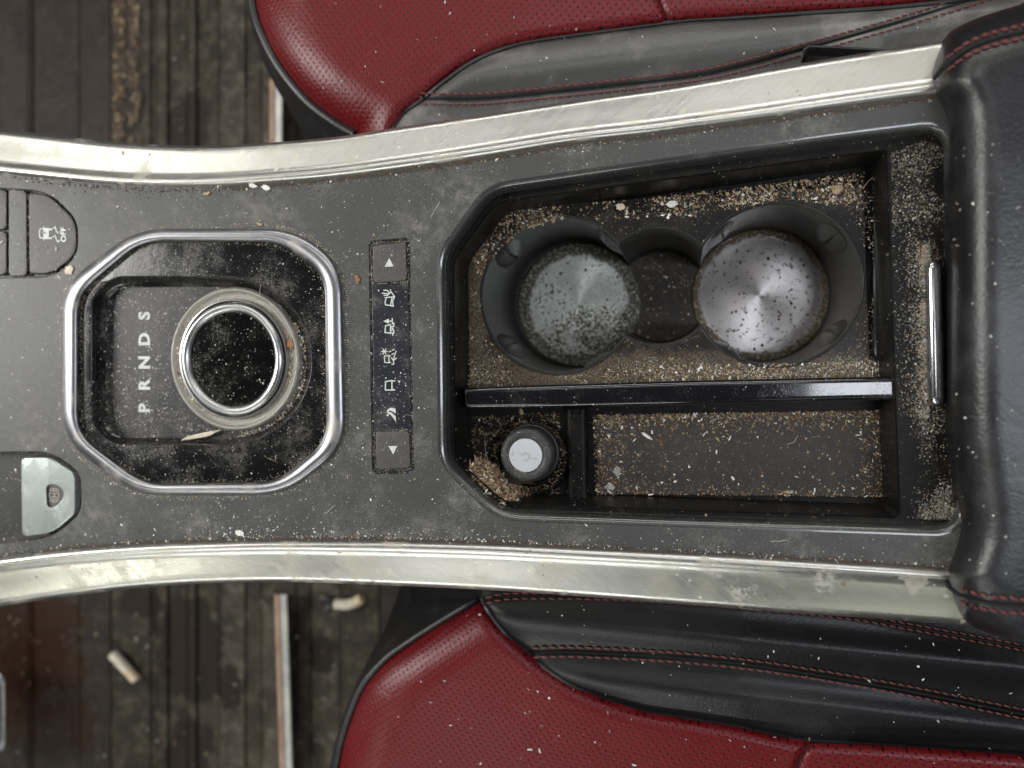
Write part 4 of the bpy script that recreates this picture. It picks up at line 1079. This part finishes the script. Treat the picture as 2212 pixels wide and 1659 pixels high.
for q in ([(803, 528), (879, 521), (881, 608), (805, 613), (803, 528)], [(809, 930), (886, 929), (889, 1012), (812, 1016), (809, 930)]):
    path_scatter(mb, q, 200, ZMT + .0001, -1.5, 1.5, .7, 1.6, dict(c_tan=3, c_grey=4, c_olive=2, c_dark=3))
scatter(mb, MODE, 160, ZMT, .7, 2.2, dict(c_grey=4, c_white=2), .2, .1, .03)
path_scatter(mb, POCK1 + [POCK1[0]], 260, ZP - .002, -1, 4, .7, 1.6, dict(c_tan=2, c_grey=4, c_dark=3), wt=lambda u, v: u > 0)
path_scatter(mb, [(60, 418), (60, 592)], 90, ZP - .002, -2, 2, .7, 1.7, dict(c_tan=2, c_grey=4, c_dark=3))
path_scatter(mb, POCK2 + [POCK2[0]], 200, ZP - .004, -1, 6, .8, 2.0, dict(c_tan=3, c_grey=3, c_brown=3), wt=lambda u, v: u > 0)
stuff(mb, 'seam_dust', 'tan dust caught along the edges of the bezel, switches and mode strip', 'dust')

chaff = dict(c_tan=5, c_brown=4, c_white=1.2, c_dark=3, c_rust=1, c_grey=1)
mb = MB()
scatter(mb, [(1012, 530), (1070, 452), (1200, 446), (1230, 470), (1120, 500), (1060, 560), (1035, 600)], 900, ZC, 1.2, 4.2, chaff, .35, .1, .02)
scatter(mb, [(1180, 448), (1500, 418), (1905, 368), (1915, 430), (1880, 450), (1700, 432), (1500, 470), (1400, 470), (1300, 478)], 1700, ZC, 1.0, 4.4, chaff, .3, .25, .012, lambda u, v: 1 - .6 * (v > 440) - .3 * (u < 1350))
scatter(mb, [(1820, 430), (1920, 420), (1928, 560), (1900, 600), (1870, 520)], 420, ZC, .8, 2.6, dict(c_grey=3, c_dark=3, c_brown=2, c_white=1), .2)
stuff(mb, 'chaff', 'brown and tan chaff heaped along the top edge of the cup holder tray', 'debris')
mb = MB()
scatter(mb, [(1015, 620), (1040, 640), (1060, 740), (1130, 808), (1240, 812), (1400, 770), (1500, 775), (1600, 800), (1760, 800), (1850, 740), (1885, 640), (1905, 650), (1930, 810), (1400, 822), (1010, 834)], 4200, ZC + .0001, .6, 2.2, dict(c_tan=4, c_grey=4, c_brown=4, c_dark=2, c_olive=2, c_white=.7), .15, .30, .016, lambda u, v: .25 + .75 * (v > 770) + .2 * (u < 1100))
scatter(mb, [(1400, 790), (1930, 780), (1930, 811), (1400, 822)], 900, ZC + .0002, 1.0, 3.6, dict(c_tan=5, c_grey=2, c_brown=3, c_white=2), .3)
stuff(mb, 'sandy_dust', 'sandy dust drifted between the cups and the black divider bar', 'dust')
mb = MB()
def mid_ok(u, v): return 1 if 0 < 1 else 0
scatter(mb, [(1372, 560), (1440, 545), (1500, 560), (1490, 640), (1500, 720), (1440, 742), (1380, 730)], 500, ZB + .0004, .7, 2.8, dict(c_brown=4, c_dark=4, c_tan=2, c_white=1), .2)
stuff(mb, 'cup_crumbs', 'brown crumbs on the dark floor between the two metal cup discs', 'crumbs')
mb = MB()
def zheap(u, v):
    d = ((u - 982) * .67 - (v - 990) * .742 + 0) # px inside the slanted wall
    t = max(0.0, min(1.0, 1 - d / 62.0)); return ZT + .0006 + (.0245) * t * t * (3 - 2 * t)
HEAP = [(1010, 1015), (1032, 985), (1075, 1010), (1100, 1045), (1150, 1058), (1215, 1066), (1210, 1086), (1085, 1090), (1040, 1048)]
hp = [(u, v) for u in range(1000, 1190, 9) for v in range(970, 1095, 9) if inside(offset(HEAP, 4), u, v)]
rr_ = delaunay_2d_cdt([Vector(q) for q in hp], [], [], 0, 1e-6)
mb.add([P(q.x, q.y, zheap(q.x, q.y) - .0006) for q in rr_[0]], [tuple(f) for f in rr_[2]], MATS.index('c_dark'))
scatter(mb, HEAP, 1500, zheap, 1.6, 5.4, dict(c_brown=4, c_tan=5, c_rust=3.5, c_dark=3, c_white=.5, cream=1.2), .6, 0, .02, lambda u, v: 1 if u < 1120 else .35, .6)
scatter(mb, [(1020, 900), (1210, 890), (1212, 1080), (1100, 1080), (1020, 1010)], 800, ZT + .0003, .8, 3.2, dict(c_olive=4, c_brown=3, c_dark=4, c_tan=2, c_white=1), .3, .15, .02, lambda u, v: 0 if math.hypot(u - 1142, v - 985) < 63 else 1)
path_scatter(mb, [(1143 + 72 * math.cos(a), 986 + 72 * math.sin(a)) for a in [6.2832 * i / 60 for i in range(61)]], 380, ZT + .0043, -8, 6, .8, 2.4, dict(c_olive=4, c_brown=3, c_tan=2, c_dark=2))
path_scatter(mb, [(1133 + 36.5 * math.cos(a), 984 + 36.5 * math.sin(a)) for a in [6.2832 * i / 60 for i in range(61)]], 170, -.0164, -1.5, 1.5, .7, 1.7, dict(c_tan=4, c_brown=2, c_grey=2, c_rust=1))
stuff(mb, 'husks', 'heap of brown husks and splinters round the socket plug', 'debris')
mb = MB()
MATP = [(1280, 896), (1936, 886), (1938, 1074), (1288, 1068)]
zm = ZT + .0013
scatter(mb, MATP, 4200, zm, .8, 3.4, dict(c_tan=4, c_brown=6, c_dark=3, c_olive=1.5, c_white=1, c_rust=1), .35, 0, .02, lambda u, v: .012 + .95 * math.exp(-max(0, v - 897) / 14) + .55 * math.exp(-max(0, u - 1285) / 45) + .4 * math.exp(-max(0, 1072 - v) / 14) + .2 * (u > 1860))
scatter(mb, MATP, 20, zm, 2.0, 4.5, dict(c_white=5, c_grey=2), .4)
scatter(mb, MATP, 1600, zm, .5, 1.2, dict(c_tan=2, c_brown=5, c_dark=4, c_grey=1), .2)
stuff(mb, 'husks', 'tan husks and white flakes strewn over the long lower tray mat', 'debris')
mb = MB()
LEDGE = [(1924, 330), (2000, 300), (2036, 320), (2052, 700), (2062, 1100), (2040, 1124), (1950, 1119), (1932, 700)]
def wt_ledge(u, v):
    a = .30 + .7 * math.exp(-((u - 2000) / 34) ** 2) * (v > 520) - .2 * (u < 1960) * (v > 500) + .35 * (v < 480) - .5 * (v > 900) * (u < 1985)
    return max(.02, a)
scatter(mb, LEDGE, 7000, -.0103, .6, 1.9, dict(c_grey=5, c_tan=3, c_dark=2, c_white=1.2, c_brown=1), .1, .22, .014, wt_ledge)
scatter(mb, [(1955, 530), (2010, 530), (2012, 700), (2008, 900), (1965, 910)], 3400, -.0100, .6, 2.4, dict(c_grey=5, c_tan=4, c_white=.7, c_brown=2), .1, .1, .03, lambda u, v: math.exp(-(max(0, 2000 - u) / 17) ** 2 * (1.6 + noise.noise((v * .03, 2, 2)))))
scatter(mb, [(1950, 1020), (2060, 1000), (2064, 1122), (1950, 1120)], 1100, -.0100, .6, 2.2, dict(c_grey=5, c_tan=3, c_white=.6, c_dark=1), .1, .12, .03, lambda u, v: math.exp(-((u - 2040) / 38) ** 2 - ((v - 1110) / 42) ** 2))
stuff(mb, 'sand', 'grey sand on the ledge beside the chrome latch', 'sand')

def fibre(mb, u, v, z, ln, ang, mi, r=.00009):
    p = P(u, v, z); pts = []; a = rad(ang); k = ln / 9
    for i in range(10):
        pts.append(p.copy()); a += .9 * noise.noise((u * .3 + i * .35, v * .3, 1.0)); p = p + Vector((math.cos(a) * k, math.sin(a) * k, .00006 * math.sin(i)))
    tube(mb, pts, r, 4, False, mi)
mb = MB()
for u, v, z, ln, an in ((1690, 395, ZC + .001, .010, 20), (1795, 395, ZC + .001, .012, -15), (1865, 408, ZC + .001, .009, 80), (1560, 430, ZC + .001, .008, -40), (1640, 425, ZC + .001, .007, 10), (1238, 815, ZC + .001, .009, -30),
                        (1052, 1010, ZT + .010, .016, 95), (1185, 1075, ZT + .004, .008, 80), (1120, 1075, ZT + .012, .013, 10), (1090, 1060, ZT + .012, .010, 140), (870, 905, ZP + .0002, .007, 100), (700, 1110, ZP + .0002, .009, 20), (930, 470, ZP + .0002, .010, 60),
                        (660, 430, ZP + .0002, .012, 5), (1700, 1168, ZP + .0002, .008, 170), (1370, 1000, ZT + .0018, .009, 60), (1700, 960, ZT + .0018, .008, 20), (1850, 1030, ZT + .0018, .010, -40), (300, 1130, ZP + .0002, .009, 70), (560, 640, ZG + .0003, .007, 60), (600, 1000, ZG + .0003, .008, 150)):
    fibre(mb, u, v, z, ln, an, MATS.index(random.choice(('c_white', 'c_tan', 'c_grey', 'cream'))))
stuff(mb, 'lint', 'short pale fibres and hairs lying about the console and trays', 'lint')

# flecks on the leather
mb = MB()
scatter(mb, o_l[:-1], 38, lambda u, v: zrl(u, v) + .0003, 1.2, 4.2, dict(c_white=5, c_grey=3), .5, .0, .01, lambda u, v: 1 if v > 1440 and u > 900 else .15, .25)
scatter(mb, seam_l + [(2200, 1420), (1481, 1300), (1234, 1290)], 48, lambda u, v: zbl(u, v) + .0003, 1.0, 3.6, dict(c_white=4, c_grey=4), .4, 0, .01, None, .25)
stuff(mb, 'leather_flecks', 'white flecks stuck on the lower red and black seat', 'dirt')
mb = MB()
scatter(mb, [(560, 0), (620, 150), (760, 270), (850, 260), (1000, 140), (1440, 45), (1400, 0)], 24, lambda u, v: zru(u, v) + .0003, 1.0, 2.6, dict(c_white=3, c_grey=4), .4, 0, .01, None, .2)
scatter(mb, [(900, 225), (1000, 150), (1480, 60), (2000, 10), (2000, 60), (1480, 180)], 30, lambda u, v: zbu(u, v) + .0003, .8, 2.2, dict(c_white=3, c_grey=4), .4, 0, .01, None, .2)
stuff(mb, 'leather_flecks', 'small pale flecks on the upper red and black seat', 'dirt')
mb = MB()
scatter(mb, [(2060, 320), (2212, 300), (2212, 1250), (2080, 1240), (2062, 900)], 70, lambda u, v: zar(u, v) + .0003, 1.2, 4.0, dict(c_white=3, c_grey=5), .1, 0, .01, None, .25)
stuff(mb, 'leather_flecks', 'pale specks on the black armrest lid', 'dirt')
mb = MB()
scatter(mb, [(245, -10), (268, -10), (268, 320), (242, 320)], 480, ZF + .0025, .9, 3.6, dict(c_brown=6, c_tan=1.5, c_dark=4), .1, .34, .045)
scatter(mb, [(278, 0), (300, 0), (302, 325), (278, 325)], 420, ZF + .0035, .9, 3.6, dict(c_brown=6, c_tan=1.5, c_dark=4), .1, .34, .045)
scatter(mb, [(0, 1330), (860, 1280), (720, 1659), (0, 1659)], 260, ZF + .003, .8, 3.0, dict(c_brown=4, c_grey=2, c_dark=4, c_tan=1), .2)
scatter(mb, [(330, 0), (535, 0), (640, 250), (600, 310), (330, 310)], 160, ZF + .002, .8, 2.6, dict(c_brown=3, c_grey=3, c_dark=4, c_tan=1), .2)
stuff(mb, 'floor_dirt', 'rows of brown dirt and grit on the floor boards', 'dirt')

# single flakes one can point at
def flake(u, v, z, ru, rv, ang, mat, label, name='flake', cat='flake', th=.0006):
    n = 14; sd = u * .13 + v * .07; pts = []
    for k in range(n):
        a = 6.2832 * k / n; r = 1 + .45 * noise.noise((math.cos(a) * 1.7 + sd, math.sin(a) * 1.7, sd))
        x, y = ru * r * math.cos(a), rv * r * math.sin(a); c_, s_ = math.cos(rad(ang)), math.sin(rad(ang))
        pts.append((u + x * c_ - y * s_, v + x * s_ + y * c_))
    zf = z if callable(z) else (lambda a, b: z)
    zz = lambda a, b, h: zf(a, b) + h * (1 + .7 * noise.noise((a * .2, b * .2, 1)))
    mb = MB()
    mb.loft([[P(a, b, zf(a, b) - .0001) for a, b in pts], [P(a, b, zz(a, b, th)) for a, b in offset(pts, -.6)], [P(a, b, zz(a, b, th * 1.2)) for a, b in offset(pts, -min(ru, rv) * .45)]])
    mb.fill([P(a, b, zz(a, b, th * 1.2)) for a, b in offset(pts, -min(ru, rv) * .45)])
    return tag(mb.build(name, mat, None, angle=20), label, cat)
flake(149, 584, ZP, 9.5, 10, 0, M['cream'], 'round cream flake at the lower corner of the stability button')
flake(772, 602, ZP, 4.5, 11, -30, M['c_rust'], 'curled rust-brown flake left of the upper arrow button')
flake(546, 401, ZP, 10, 5, 10, M['c_white'], 'left white flake against the upper rail above the gear bezel')
flake(574, 405, ZP, 10, 6, 20, M['c_white'], 'right white flake against the upper rail above the gear bezel')
flake(447, 418, ZP, 8, 4, -15, M['c_tan'], 'small orange-tan flake just under the upper rail')
flake(560, 484, ZP, 7, 4, 20, M['c_tan'], 'small orange-tan flake on the top edge of the gear bezel')
flake(518, 1152, ZP, 10, 6, 20, M['c_white'], 'white chip at the lower rail below the gear bezel')
flake(432, 941, ZR + .003, 42, 5, -12, M['cream'], 'long cream sliver on the lower wall of the gear dial recess')
flake(627, 742, -.0088, 7, 12, 5, M['c_rust'], 'rust-brown flake on the right of the gear dial collar')
flake(1453, 441, ZC, 13, 8, -15, M['c_white'], 'largest white chunk above the gap between the cups')
flake(1340, 447, ZC, 10, 9, 20, M['cream'], 'cream chunk above the left cup by the tray wall')
flake(1808, 408, ZC, 14, 9, -25, M['c_tan'], 'torn dry leaf scrap above the right cup', 'leaf_scrap', 'leaf')
flake(1318, 1053, zm, 12, 7, 10, M['c_grey'], 'leaf-shaped grey flake at the lower left of the tray mat')
flake(1398, 942, zm, 13, 3.2, 35, M['c_white'], 'white splinter at the upper left of the tray mat', 'splinter', 'splinter')
flake(1333, 1020, zm, 9, 10, 0, M['c_grey'], 'ragged grey flake near the left end of the tray mat')
flake(1126, 890, ZT, 4, 9, -20, M['c_tan'], 'tan scrap above the socket plug beside the cross divider')
flake(1092, 1040, ZT + .002, 9, 5, -20, M['c_white'], 'white fluff on the husk heap below the socket plug')
flake(1072, 1036, ZT + .002, 4, 6, 0, M['cream'], 'pale round seed on the husk heap left of the plug', 'seed', 'seed')
flake(1703, 1063, zm, 12, 3.5, 0, M['c_tan'], 'tan wood chip at the bottom edge of the tray mat', 'wood_chip', 'wood chip')
